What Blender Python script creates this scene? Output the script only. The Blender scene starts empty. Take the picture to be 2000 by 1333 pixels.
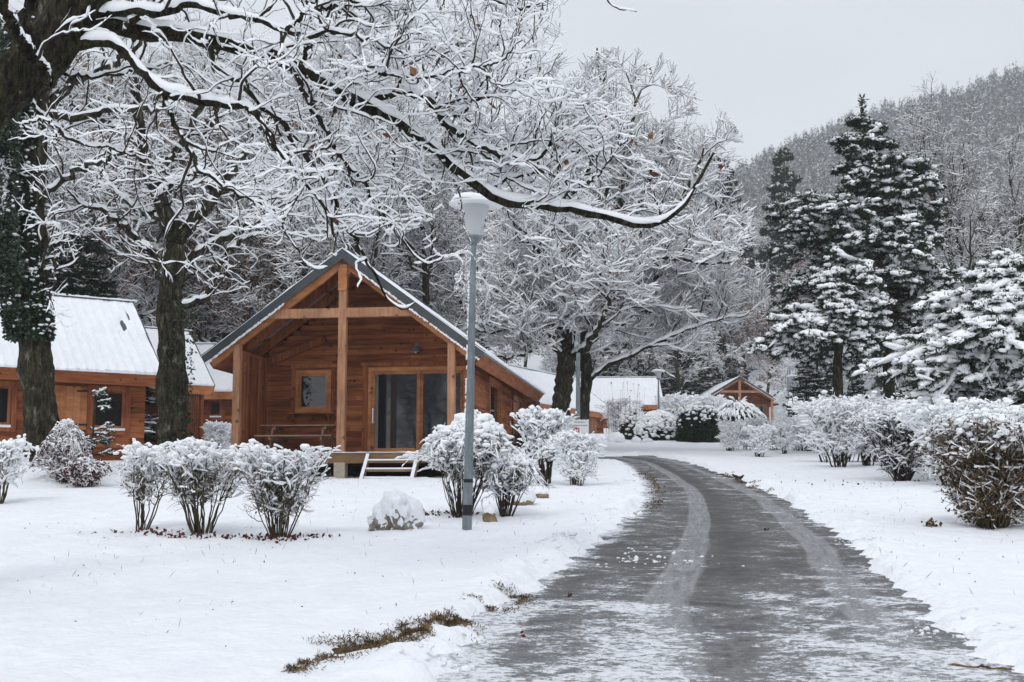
import bpy, math, random
import numpy as np
from mathutils import Vector, Matrix
from math import radians as rad, sin, cos, tan, pi

C = bpy.context.scene.collection
SC = bpy.context.scene
# ------------------------------------------------------------------ camera
F = 2520.0; PITCH = rad(7.0); EYE = 1.6; SLOPE = 0.07
cam = bpy.data.cameras.new("camera"); camo = bpy.data.objects.new("camera", cam); C.objects.link(camo)
camo.location = (0, 0, EYE); camo.rotation_euler = (pi/2 + PITCH, 0, 0)
cam.sensor_width = 36; cam.lens = 36*F/2000; cam.clip_end = 5000; cam.clip_start = 0.1
SC.camera = camo
# ------------------------------------------------------------------ world and light
SUN_EL, SUN_ROT = 48, 200
w = bpy.data.worlds.new("World"); SC.world = w; w.use_nodes = True
nt = w.node_tree; nt.nodes.clear()
def wn(t): return nt.nodes.new(t)
out = wn('ShaderNodeOutputWorld'); bg = wn('ShaderNodeBackground')
sky = wn('ShaderNodeTexSky'); sky.sky_type = 'NISHITA'; sky.sun_disc = False
sky.sun_elevation = rad(SUN_EL); sky.sun_rotation = rad(SUN_ROT)
hsv = wn('ShaderNodeHueSaturation'); hsv.inputs['Saturation'].default_value = 0.35
nt.links.new(sky.outputs[0], hsv.inputs['Color'])
tc = wn('ShaderNodeTexCoord'); sp = wn('ShaderNodeSeparateXYZ'); nt.links.new(tc.outputs['Generated'], sp.inputs[0])
rp = wn('ShaderNodeValToRGB'); nt.links.new(sp.outputs['Z'], rp.inputs[0])
rp.color_ramp.elements[0].position = 0.0; rp.color_ramp.elements[0].color = (9.2, 9.7, 10.25, 1)
rp.color_ramp.elements[1].position = 1.0; rp.color_ramp.elements[1].color = (9.6, 10.0, 10.8, 1)
e = rp.color_ramp.elements.new(0.35); e.color = (9.1, 9.6, 10.3, 1)
cn = wn('ShaderNodeTexNoise'); cn.inputs['Scale'].default_value = 2.2; cn.inputs['Detail'].default_value = 5
mp = wn('ShaderNodeMapping'); mp.inputs['Scale'].default_value = (1, 1, 3.0)
nt.links.new(tc.outputs['Generated'], mp.inputs[0]); nt.links.new(mp.outputs[0], cn.inputs['Vector'])
mr = wn('ShaderNodeMapRange'); mr.inputs['From Min'].default_value = .3; mr.inputs['From Max'].default_value = .7
mr.inputs['To Min'].default_value = .88; mr.inputs['To Max'].default_value = 1.07
nt.links.new(cn.outputs['Fac'], mr.inputs[0])
ml = wn('ShaderNodeVectorMath'); ml.operation = 'SCALE'
nt.links.new(rp.outputs[0], ml.inputs[0]); nt.links.new(mr.outputs[0], ml.inputs['Scale'])
mx = wn('ShaderNodeMixRGB'); mx.inputs[0].default_value = 0.88
nt.links.new(hsv.outputs[0], mx.inputs[1]); nt.links.new(ml.outputs[0], mx.inputs[2])
nt.links.new(mx.outputs[0], bg.inputs[0]); bg.inputs[1].default_value = 0.128
nt.links.new(bg.outputs[0], out.inputs[0])
sun = bpy.data.lights.new("sun", 'SUN'); suno = bpy.data.objects.new("sun", sun); C.objects.link(suno)
sun.energy = 0.85; sun.angle = rad(18); sun.color = (1, .97, .93)
suno.rotation_euler = (rad(90-SUN_EL), 0, rad(-20))
SC.view_settings.view_transform = 'Standard'; SC.view_settings.look = 'None'
SC.view_settings.exposure = 0.0; SC.view_settings.gamma = 1
SC.render.engine = 'CYCLES'
try:
    SC.cycles.max_bounces = 8; SC.cycles.diffuse_bounces = 6; SC.cycles.glossy_bounces = 2
    SC.cycles.transparent_max_bounces = 4; SC.cycles.volume_bounces = 0
except Exception: pass

# ------------------------------------------------------------------ geometry helpers
cp, sp_ = cos(PITCH), sin(PITCH)
def ray(px, py):
    v = (666.5-py)/F
    return ((px-1000)/F, cp - v*sp_, sp_ + v*cp)
def P(px, py, Y):
    r = ray(px, py); t = Y/r[1]; return np.array([r[0]*t, Y, EYE + r[2]*t])
def G(px, py):
    r = ray(px, py); t = EYE/(SLOPE*r[1]-r[2]); return np.array([r[0]*t, r[1]*t, EYE+r[2]*t])
def X(px, Y): return (px-1000)/F*Y*1.0

_R = np.random.RandomState(5).rand(256, 256)
def vn(x, y, s=1.0, o=0):
    x = np.asarray(x, float)/s + 17.3*o + 1000; y = np.asarray(y, float)/s + 9.7*o + 1000
    xi = np.floor(x).astype(int); yi = np.floor(y).astype(int); fx = x-xi; fy = y-yi
    fx = fx*fx*(3-2*fx); fy = fy*fy*(3-2*fy)
    a = _R[xi % 256, yi % 256]; b = _R[(xi+1) % 256, yi % 256]; c = _R[xi % 256, (yi+1) % 256]; d = _R[(xi+1) % 256, (yi+1) % 256]
    return (a*(1-fx)+b*fx)*(1-fy)+(c*(1-fx)+d*fx)*fy - .5
def sst(a, b, x):
    t = np.clip((x-a)/(b-a), 0, 1); return t*t*(3-2*t)

def base_z(x, y):
    x = np.asarray(x, float); y = np.asarray(y, float)
    z = SLOPE*y
    lf = 1-sst(-18., -3., x)
    z = z + lf*.36*np.maximum(y-66, 0)*sst(60, 90, y) - lf*.30*np.maximum(y-190, 0)
    rt = 1-lf
    z = z + rt*.26*np.maximum(y-122, 0) - rt*.25*np.maximum(y-230, 0)
    z = z - .16*np.exp(-(((x+4.0)/3.6)**4+((y-33.)/3.6)**4))
    z = z + .5*np.exp(-(((x+9.9)/1.6)**2+((y-27.2)/1.6)**2))            # mound round the ivy oak
    return z

class Acc:
    def __init__(s): s.V = []; s.F = {}; s.n = 0
    def add(s, V, Fc, mi=0):
        V = np.asarray(V, float).reshape(-1, 3); Fc = np.asarray(Fc, int)
        s.V.append(V); s.F.setdefault((Fc.shape[1], mi), []).append(Fc + s.n); s.n += len(V)
    def build(s, name, mats, parent=None, smooth=True, obj=True):
        me = bpy.data.meshes.new(name)
        if not isinstance(mats, (list, tuple)): mats = [mats]
        for m in mats: me.materials.append(m)
        if s.V:
            V = np.concatenate(s.V); me.vertices.add(len(V)); me.vertices.foreach_set('co', V.astype(np.float32).ravel())
            loops = []; starts = []; mis = []; c = 0
            for (k, mi), L in s.F.items():
                A = np.concatenate(L); loops.append(A.ravel()); starts.append(c + np.arange(len(A))*k); c += len(A)*k
                mis.append(np.full(len(A), mi))
            loops = np.concatenate(loops); starts = np.concatenate(starts); mis = np.concatenate(mis)
            me.loops.add(len(loops)); me.loops.foreach_set('vertex_index', loops.astype(np.int32))
            me.polygons.add(len(starts)); me.polygons.foreach_set('loop_start', starts.astype(np.int32))
            me.polygons.foreach_set('material_index', mis.astype(np.int32))
            me.polygons.foreach_set('use_smooth', np.full(len(starts), smooth))
            me.update(calc_edges=True)
        if not obj: return me
        o = bpy.data.objects.new(name, me); C.objects.link(o)
        if parent: o.parent = parent
        return o

def nrm(a): return a/np.maximum(np.linalg.norm(a, axis=-1, keepdims=True), 1e-9)
def ring_faces(M, K, n):
    m = np.arange(M)[:, None, None]*K*n; k = np.arange(K-1)[None, :, None]*n; j = np.arange(n)[None, None, :]; j2 = (j+1) % n
    return np.stack([m+k+j, m+k+j2, m+k+n+j2, m+k+n+j], -1).reshape(-1, 4)
def frames(Pt):
    T = np.gradient(Pt, axis=1); T = nrm(T)
    S = np.cross(T, np.array([0, 0, 1.])); ln = np.linalg.norm(S, axis=-1, keepdims=True)
    S = np.where(ln < .15, np.array([1., .1, 0]), S); S = nrm(S - T*np.sum(S*T, -1, keepdims=True))
    return T, S, np.cross(S, T)
def tubes(acc, Pt, R, n):
    T, S, U = frames(Pt); a = np.arange(n)/n*2*pi
    V = Pt[:, :, None]+R[:, :, None, None]*(np.cos(a)[None, None, :, None]*S[:, :, None]+np.sin(a)[None, None, :, None]*U[:, :, None])
    acc.add(V, ring_faces(Pt.shape[0], Pt.shape[1], n))
def snow_tubes(acc, Pt, R, n, wadd, hadd, rs, gap=.12, lump=.3):
    T, S, U = frames(Pt)
    hz = np.clip(1.35*np.sqrt(np.clip(1-T[..., 2]**2, 0, 1))-.18, 0, 1)
    g = rs.randn(*R.shape); g[:, 1:-1] = (g[:, :-2]+1.6*g[:, 1:-1]+g[:, 2:])/2.1
    f = hz*(1+lump*g); f = np.clip(f, 0.3*hz, 1.6)
    gp_ = rs.rand(*R.shape) < gap; f = np.where(gp_, f*.3, f)
    f[:, -1] *= .3; 
    hw = (np.minimum(R, .22)*.92+wadd)*f; hh = (hadd+.40*np.minimum(R, .16))*f
    Sh = S*1.0; Sh[..., 2] = 0; Sh = nrm(Sh)
    c = Pt.copy(); c[..., 2] += R*(.62+.34*np.clip((R-.10)/.12, 0, 1))*hz+hh*.45
    a = np.arange(n)/n*2*pi+pi/2
    Z = np.array([0, 0, 1.])
    V = c[:, :, None]+hw[..., None, None]*np.cos(a)[:, None]*Sh[:, :, None]+hh[..., None, None]*np.sin(a)[:, None]*Z
    acc.add(V, ring_faces(Pt.shape[0], Pt.shape[1], n))
def grow(S0, D, L, K, wander, trop, rs, env=None):
    M = len(S0); Pt = np.empty((M, K, 3)); p = S0.copy(); d = nrm(D); st = (np.asarray(L)/(K-1))[:, None]
    for k in range(K):
        Pt[:, k] = p
        d = nrm(d+wander*rs.randn(M, 3)+np.asarray(trop))
        s = st
        if env is not None:
            q = np.min(np.stack([np.sum(((p+d*st-np.array(c))/np.array(r))**2, -1) for c, r in env]), 0)
            s = np.where((q > 1)[:, None], st*.18, st)
        p = p+d*s
    return Pt
def kids(Pt, R, n, t0, t1, a0, a1, rs, up=0.):
    M, K, _ = Pt.shape; t = (t0+(t1-t0)*((np.arange(n)[None]+rs.rand(M, n))/n)); x = t*(K-1)
    i = np.minimum(x.astype(int), K-2); f = (x-i)[..., None]; m = np.arange(M)[:, None]
    A = Pt[m, i]; B = Pt[m, i+1]; S0 = A+(B-A)*f; T = nrm(B-A)
    rr = R[m, i]*(1-f[..., 0])+R[m, i+1]*f[..., 0]
    N = rs.randn(M, n, 3); N[..., 2] += up; N = nrm(N-T*np.sum(N*T, -1, keepdims=True))
    a = rs.uniform(a0, a1, (M, n, 1)); D = np.cos(a)*T+np.sin(a)*N
    return S0.reshape(-1, 3), D.reshape(-1, 3), rr.reshape(-1), t.reshape(-1)
def resample(Pt, K, rs=None, j=0.):
    Pt = np.asarray(Pt, float); n = len(Pt)
    d = np.r_[0, np.cumsum(np.linalg.norm(np.diff(Pt, axis=0), axis=1))]; u = np.linspace(0, d[-1], K)
    # catmull-like smoothing through dense linear then moving average
    o = np.stack([np.interp(u, d, Pt[:, k]) for k in range(3)], 1)
    if K > 6:
        q = o.copy(); q[1:-1] = .25*o[:-2]+.5*o[1:-1]+.25*o[2:]; o = q
    if j and rs is not None: o[1:] += rs.randn(K-1, 3)*j
    return o
_t = (1+5**.5)/2
_iv = nrm(np.array([(-1,_t,0),(1,_t,0),(-1,-_t,0),(1,-_t,0),(0,-1,_t),(0,1,_t),(0,-1,-_t),(0,1,-_t),(_t,0,-1),(_t,0,1),(-_t,0,-1),(-_t,0,1)], float))
_if = np.array([(0,11,5),(0,5,1),(0,1,7),(0,7,10),(0,10,11),(1,5,9),(5,11,4),(11,10,2),(10,7,6),(7,1,8),(3,9,4),(3,4,2),(3,2,6),(3,6,8),(3,8,9),(4,9,5),(2,4,11),(6,2,10),(8,6,7),(9,8,1)])
def ico(sub):
    V = _iv.tolist(); Fc = _if.tolist()
    for _ in range(sub):
        mid = {}; N = []
        def m(a, b):
            k = (min(a, b), max(a, b))
            if k not in mid:
                v = np.array(V[a])+np.array(V[b]); v /= np.linalg.norm(v); V.append(v.tolist()); mid[k] = len(V)-1
            return mid[k]
        for a, b, c in Fc:
            x, y, z = m(a, b), m(b, c), m(c, a); N += [(a, x, z), (b, y, x), (c, z, y), (x, y, z)]
        Fc = N
    return np.array(V), np.array(Fc)
ICO1 = ico(1); ICO3 = ico(3); ICO0 = (_iv, _if)
def blobs(acc, Pt, S, rs, flat=.75, icos=None, j=.12, mi=0):
    iv, fc = icos or ICO1; M = len(Pt)
    sc = np.asarray(S).reshape(M, 1, 1)*np.array([1, 1, flat])*(1+.25*rs.randn(M, 1, 3)).clip(.5, 1.6)
    V = Pt[:, None]+iv[None]*sc*(1+j*rs.randn(M, len(iv), 1))
    acc.add(V, (fc[None]+(np.arange(M)*len(iv))[:, None, None]).reshape(-1, 3), mi)
def leaves(acc, Pt, L, Wd, rs, dirs=None, jit=1., mi=0):      # small pointed two-triangle blades
    M = len(Pt); D = rs.randn(M, 3)*jit
    if dirs is not None: D = D+dirs
    D = nrm(D); S = nrm(np.cross(D, rs.randn(M, 3))); L = np.asarray(L)*rs.uniform(.6, 1.3, M); Wd = Wd*rs.uniform(.7, 1.3, M)
    a = Pt; b = Pt+D*L[:, None]*.5+S*Wd[:, None]; c = Pt+D*L[:, None]; d = Pt+D*L[:, None]*.5-S*Wd[:, None]
    acc.add(np.stack([a, b, c, d], 1), np.arange(M*4).reshape(-1, 4), mi)

# ------------------------------------------------------------------ materials
def mat(name, col, rough=.8, spec=.3, metal=0.):
    m = bpy.data.materials.new(name); m.use_nodes = True; b = m.node_tree.nodes['Principled BSDF']
    b.inputs['Base Color'].default_value = (*col, 1); b.inputs['Roughness'].default_value = rough
    b.inputs['Specular IOR Level'].default_value = spec; b.inputs['Metallic'].default_value = metal
    return m
def noisy(name, stops, scale=5., detail=6., rough=.85, bump=.0, bdist=.02, stretch=(1, 1, 1), island=0., coord='Object', spec=.2, bscale=None, knots=0, furrow=0):
    m = mat(name, stops[0][1], rough, spec); t = m.node_tree; b = t.nodes['Principled BSDF']
    tcn = t.nodes.new('ShaderNodeTexCoord'); mpn = t.nodes.new('ShaderNodeMapping'); mpn.inputs['Scale'].default_value = stretch
    t.links.new(tcn.outputs[coord], mpn.inputs[0])
    n = t.nodes.new('ShaderNodeTexNoise'); n.inputs['Scale'].default_value = scale; n.inputs['Detail'].default_value = detail; n.inputs['Roughness'].default_value = .6
    t.links.new(mpn.outputs[0], n.inputs['Vector'])
    r = t.nodes.new('ShaderNodeValToRGB'); cr = r.color_ramp
    while len(cr.elements) < len(stops): cr.elements.new(.5)
    for el, (p, c) in zip(cr.elements, stops): el.position = p; el.color = (*c, 1)
    fac = n.outputs['Fac']
    if island:
        g = t.nodes.new('ShaderNodeNewGeometry'); s = t.nodes.new('ShaderNodeMath'); s.operation = 'MULTIPLY_ADD'
        s.inputs[1].default_value = island; t.links.new(g.outputs['Random Per Island'], s.inputs[0])
        s2 = t.nodes.new('ShaderNodeMath'); s2.operation = 'SUBTRACT'; s2.inputs[1].default_value = island/2
        t.links.new(n.outputs['Fac'], s2.inputs[0]); t.links.new(s2.outputs[0], s.inputs[2]); fac = s.outputs[0]
    t.links.new(fac, r.inputs[0]); t.links.new(r.outputs[0], b.inputs['Base Color'])
    if furrow:     # dark cracks running along the bark
        fm = t.nodes.new('ShaderNodeMapping'); fm.inputs['Scale'].default_value = (1, 1, .16); t.links.new(tcn.outputs['Object'], fm.inputs[0])
        fn = t.nodes.new('ShaderNodeTexNoise'); fn.inputs['Scale'].default_value = furrow; fn.inputs['Detail'].default_value = 7; fn.inputs['Roughness'].default_value = .7; fn.inputs['Distortion'].default_value = .8; t.links.new(fm.outputs[0], fn.inputs['Vector'])
        k1 = t.nodes.new('ShaderNodeMapRange'); k1.inputs['From Min'].default_value = .42; k1.inputs['From Max'].default_value = .58; k1.inputs['To Min'].default_value = .22; k1.inputs['To Max'].default_value = 1.35
        t.links.new(fn.outputs['Fac'], k1.inputs[0]); sc = t.nodes.new('ShaderNodeVectorMath'); sc.operation = 'SCALE'; t.links.new(r.outputs[0], sc.inputs[0]); t.links.new(k1.outputs[0], sc.inputs['Scale']); t.links.new(sc.outputs[0], b.inputs['Base Color'])
    if knots:      # small dark knots in the timber and a soft water stain
        vo = t.nodes.new('ShaderNodeTexVoronoi'); vo.inputs['Scale'].default_value = knots; t.links.new(tcn.outputs['Object'], vo.inputs['Vector'])
        k1 = t.nodes.new('ShaderNodeMapRange'); k1.inputs['From Min'].default_value = .10; k1.inputs['From Max'].default_value = .17; k1.inputs['To Min'].default_value = .35; k1.inputs['To Max'].default_value = 1
        t.links.new(vo.outputs['Distance'], k1.inputs[0]); n3 = t.nodes.new('ShaderNodeTexNoise'); n3.inputs['Scale'].default_value = 1.1; n3.inputs['Detail'].default_value = 4; t.links.new(tcn.outputs['Object'], n3.inputs['Vector'])
        k2 = t.nodes.new('ShaderNodeMapRange'); k2.inputs['From Min'].default_value = .35; k2.inputs['From Max'].default_value = .65; k2.inputs['To Min'].default_value = .72; k2.inputs['To Max'].default_value = 1.08
        t.links.new(n3.outputs['Fac'], k2.inputs[0]); mm = t.nodes.new('ShaderNodeMath'); mm.operation = 'MULTIPLY'; t.links.new(k1.outputs[0], mm.inputs[0]); t.links.new(k2.outputs[0], mm.inputs[1])
        sc = t.nodes.new('ShaderNodeVectorMath'); sc.operation = 'SCALE'; t.links.new(r.outputs[0], sc.inputs[0]); t.links.new(mm.outputs[0], sc.inputs['Scale']); t.links.new(sc.outputs[0], b.inputs['Base Color'])
    if bump:
        n2 = n
        if bscale:
            n2 = t.nodes.new('ShaderNodeTexNoise'); n2.inputs['Scale'].default_value = bscale; n2.inputs['Detail'].default_value = 5
            t.links.new(mpn.outputs[0], n2.inputs['Vector'])
        bp = t.nodes.new('ShaderNodeBump'); bp.inputs['Strength'].default_value = bump; bp.inputs['Distance'].default_value = bdist
        t.links.new(n2.outputs['Fac'], bp.inputs['Height']); t.links.new(bp.outputs[0], b.inputs['Normal'])
    return m
M = {}
M['snow'] = noisy('snow', [(.3, (.80, .82, .86)), (.7, (.86, .875, .90))], 2.5, 8, .75, .55, .05, bscale=14)
M['snow_twig'] = mat('snow_on_twigs', (.89, .90, .915), .8, .2)
M['frost_far'] = mat('frosted_needles', (.68, .70, .72), .9, .1)
M['floor_far'] = mat('far_forest_floor', (.20, .20, .20), .9, .1)
M['bark'] = noisy('bark', [(.32, (.010, .008, .006)), (.45, (.040, .030, .020)), (.53, (.030, .034, .012)), (.60, (.075, .064, .048)), (.66, (.13, .12, .105)), (.73, (.085, .075, .06)), (.76, (.6, .62, .64))], 7, 10, .95, 1., .08, (1, 1, .5), bscale=14, furrow=16)
M['bark_near'] = noisy('mossy_bark', [(.34, (.008, .006, .005)), (.47, (.034, .026, .018)), (.55, (.022, .027, .009)), (.62, (.055, .046, .034)), (.70, (.09, .08, .065)), (.77, (.5, .52, .55))], 16, 10, .95, 1., .05, (1, 1, .6), bscale=30, furrow=26)
M['twig'] = mat('twig_bark', (.035, .026, .02), .9, .2)
M['twig_red'] = mat('reddish_twig_bark', (.075, .042, .03), .9, .2)
M['twig_shrub'] = noisy('shrub_stems', [(.4, (.05, .036, .022)), (.7, (.10, .085, .045))], 8, 3)
M['needle'] = noisy('needles', [(.35, (.010, .020, .011)), (.65, (.030, .052, .024))], 1.5, 4, .75, island=.3)
M['ivy'] = noisy('ivy_leaves', [(.35, (.006, .016, .007)), (.65, (.020, .042, .017))], 3, 3, .5, island=.4, spec=.4)
M['leaf_brown'] = noisy('dead_leaves', [(.3, (.08, .03, .014)), (.6, (.19, .08, .035)), (.8, (.27, .15, .07))], 4, 2, .8, island=.5)
M['leaf_olive'] = noisy('fading_leaves', [(.3, (.10, .06, .03)), (.6, (.22, .17, .05)), (.8, (.16, .18, .05))], 4, 2, .8, island=.5)
M['leaf_red'] = noisy('wine_red_leaves', [(.3, (.04, .010, .010)), (.7, (.12, .03, .025))], 4, 2, .8, island=.4)
M['rust'] = noisy('rusty_foliage', [(.3, (.06, .035, .02)), (.5, (.15, .07, .03)), (.75, (.12, .10, .04))], 4, 2, .8, island=.5)
M['wood'] = noisy('larch_boards', [(.28, (.12, .035, .014)), (.5, (.235, .072, .027)), (.72, (.35, .125, .048))], 2.2, 7, .75, .25, .01, (.5, .5, 7), island=.34, knots=3.2)
M['wood_v'] = noisy('larch_vertical', [(.28, (.13, .038, .016)), (.5, (.235, .072, .028)), (.72, (.35, .13, .055))], 2.2, 7, .75, .25, .01, (6, 6, .5), island=.4, knots=3.2)
M['beam'] = noisy('larch_beams', [(.28, (.25, .093, .036)), (.5, (.40, .158, .064)), (.74, (.51, .235, .105))], 2.0, 7, .7, .15, .01, (1.2, 3, 3), island=.25, knots=3.0)
M['post'] = noisy('weathered_posts', [(.28, (.26, .125, .066)), (.5, (.385, .19, .107)), (.74, (.49, .28, .165))], 3.0, 7, .7, .15, .01, (4, 4, .6), island=.2, knots=3.0)
M['deck'] = noisy('weathered_deck', [(.3, (.12, .07, .035)), (.6, (.23, .145, .075)), (.8, (.30, .21, .12))], 3, 6, .8, .2, .01, (.6, 3, 3), island=.2)
M['table'] = noisy('grey_table_wood', [(.3, (.15, .085, .06)), (.7, (.27, .16, .115))], 4, 5, .8, island=.2)
M['metal_dark'] = noisy('anthracite_metal', [(.3, (.030, .036, .042)), (.7, (.05, .058, .066))], 3, 3, .45, spec=.5)
M['metal_grey'] = noisy('galvanised_sheet', [(.3, (.14, .19, .22)), (.7, (.22, .28, .31))], 3, 3, .45, spec=.5)
M['galv'] = noisy('galvanised_pole', [(.3, (.10, .122, .135)), (.55, (.165, .193, .21)), (.75, (.24, .265, .28))], 6, 7, .5, stretch=(3, 3, .8), spec=.45)
M['black'] = mat('black_tape', (.012, .012, .014), .6)
M['dark'] = mat('shade_fill', (.01, .008, .007), .9, .1)  # near-black colour standing in for shade under cabins and inside bushes
M['glass'] = mat('window_glass', (.012, .014, .016), .03, .8)
M['curtain'] = mat('dark_inner_frame', (.02, .012, .008), .6)
M['white'] = mat('white_enamel', (.78, .79, .8), .35, .5)
M['frost'] = mat('frosted_shade', (.46, .475, .48), .3, .5)
M['concrete'] = noisy('concrete', [(.3, (.30, .25, .19)), (.7, (.42, .37, .30))], 8, 6, .9, .3, .01)
M['rock'] = noisy('ochre_rock', [(.3, (.07, .05, .03)), (.5, (.20, .14, .08)), (.7, (.33, .26, .17))], 5, 8, .9, .8, .05)
M['rockg'] = noisy('grey_rock', [(.3, (.08, .07, .06)), (.6, (.26, .235, .20)), (.8, (.38, .36, .32))], 7, 8, .9, .8, .04)
M['signw'] = mat('sign_white', (.66, .67, .69), .5)
M['signr'] = mat('sign_red', (.35, .012, .03), .5)
M['signt'] = mat('sign_grey_lettering', (.16, .17, .19), .6)
M['paint'] = mat('pale_grey_car_paint', (.45, .50, .54), .3, .5)
M['rubber'] = mat('tyre_rubber', (.012, .012, .012), .8)
M['hill_tree'] = noisy('far_conifers', [(.3, (.055, .062, .064)), (.7, (.11, .118, .12))], .05, 3, .9, island=.3)
M['bird'] = mat('black_feathers', (.008, .008, .010), .5)
M['soil'] = noisy('wet_soil', [(.3, (.022, .014, .008)), (.5, (.07, .045, .02)), (.7, (.13, .09, .045))], 14, 9, .95, 1., .03)
M['litter'] = noisy('dead_grass', [(.3, (.045, .028, .012)), (.5, (.12, .075, .03)), (.75, (.22, .15, .07))], 4, 2, .9, island=.6)

def boxmat_ground():
    m = M['snow'].copy(); m.name = 'snow_field'; return m

# ------------------------------------------------------------------ tagging
def tag(o, label=None, cat=None, group=None, kind=None):
    if label: o['label'] = label
    if cat: o['category'] = cat
    if group: o['group'] = group
    if kind: o['kind'] = kind
    return o
def thing(name, loc, rz=0, label=None, cat=None, group=None, ry=0):
    o = bpy.data.objects.new(name, None); C.objects.link(o); o.location = loc; o.rotation_euler = (0, ry, rz); o.empty_display_size = .3
    return tag(o, label, cat, group)
def dup(o, loc=None, rz=None, sc=None, label=None, group=None, parent=None):
    c = o.copy(); C.objects.link(c)
    if parent is not None: c.parent = parent
    else:
        c.location = loc
        if rz is not None: c.rotation_euler = (0, 0, rz)
        if sc is not None: c.scale = sc if hasattr(sc, '__len__') else (sc,)*3
        if label: c['label'] = label
        if group: c['group'] = group
    for ch in [k for k in list(C.objects) if k.parent == o and k != c]: dup(ch, parent=c)
    return c
_cube = np.array([(x, y, z) for x in (-.5, .5) for y in (-.5, .5) for z in (-.5, .5)])
_cf = np.array([(0, 1, 3, 2), (4, 6, 7, 5), (0, 4, 5, 1), (2, 3, 7, 6), (0, 2, 6, 4), (1, 5, 7, 3)])
class MB(Acc):
    def box(s, x0, x1, y0, y1, z0, z1, mi=0):
        s.add(np.array([(x0+x1)/2, (y0+y1)/2, (z0+z1)/2])+_cube*np.array([x1-x0, y1-y0, z1-z0]), _cf, mi); return s
    def beam(s, a, b, wd, h, mi=0, side=None):
        a = np.array(a, float); b = np.array(b, float); T = b-a; L = np.linalg.norm(T); T = T/L
        S = np.array(side, float) if side is not None else np.cross(T, [0, 0, 1.])
        if np.linalg.norm(S) < 1e-3: S = np.array([1., 0, 0])
        S = S-T*np.dot(S, T); S /= np.linalg.norm(S); U = np.cross(S, T)
        s.add((a+b)/2+_cube[:, :1]*T*L+_cube[:, 1:2]*S*wd+_cube[:, 2:3]*U*h, _cf, mi); return s
    def lathe(s, prof, n=20, c=(0, 0, 0), mi=0):
        a = np.arange(n)/n*2*pi; pr = np.array(prof, float)
        V = np.stack([np.stack([r*np.cos(a)+c[0], r*np.sin(a)+c[1], np.full(n, z+c[2])], 1) for r, z in pr])
        s.add(V, ring_faces(1, len(pr), n)[:, ::-1], mi); return s
    def go(s, name, m, parent=None, smooth=False): return s.build(name, m, parent, smooth)
#PART2
# ------------------------------------------------------------------ ground, road
LP = [(880, 1333), (930, 1270), (985, 1205), (1070, 1135), (1145, 1080), (1215, 1030), (1258, 990), (1268, 960), (1252, 930), (1218, 903), (1140, 893)]
RP = [(1990, 1333), (1880, 1270), (1800, 1215), (1715, 1130), (1660, 1070), (1590, 1020), (1520, 975), (1440, 940), (1372, 915), (1330, 902), (1260, 889)]
def road_edges(n=150):
    L = [G(*p) for p in LP]; R = [G(*p) for p in RP]
    vl = L[0]-L[2]; L = [np.array([L[0][0]+.35, -6, -.42]), np.array([L[0][0]+.1, 3, .2])]+L
    R = [np.array([R[0][0]-.05, -6, -.42]), np.array([R[0][0], 3, .2])]+R
    L = np.array(L); R = np.array(R)
    return resample(L, n), resample(R, n)
RL, RR = road_edges()
NAC = 24
u = np.linspace(-.10, 1.10, NAC)
RC = RL[:, None]*(1-u[None, :, None])+RR[:, None]*u[None, :, None]
RC[..., 2] = base_z(RC[..., 0], RC[..., 1])
acc = Acc(); n0 = len(RL)
ii = np.arange(n0-1)[:, None]*NAC+np.arange(NAC-1)[None]; ii = ii.ravel()
Fq = np.stack([ii, ii+1, ii+NAC+1, ii+NAC], 1)
acc.add(RC, Fq)
road = acc.build('road', [mat('road_base', (.05, .05, .05))]); tag(road, 'grey wet asphalt lane streaked with slush and pale tyre tracks, curving uphill between the snow fields', 'road', kind='structure')
me = road.data; uvl = me.uv_layers.new(name='UVMap')
mid = (RL+RR)/2; vlen = np.r_[0, np.cumsum(np.linalg.norm(np.diff(mid, axis=0), axis=1))]
UV = np.stack([np.broadcast_to(u[None], (n0, NAC)), np.broadcast_to(vlen[:, None], (n0, NAC))], -1).reshape(-1, 2)
lv = np.empty(len(me.loops), np.int32); me.loops.foreach_get('vertex_index', lv)
uvl.data.foreach_set('uv', UV[lv].astype(np.float32).ravel())
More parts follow.
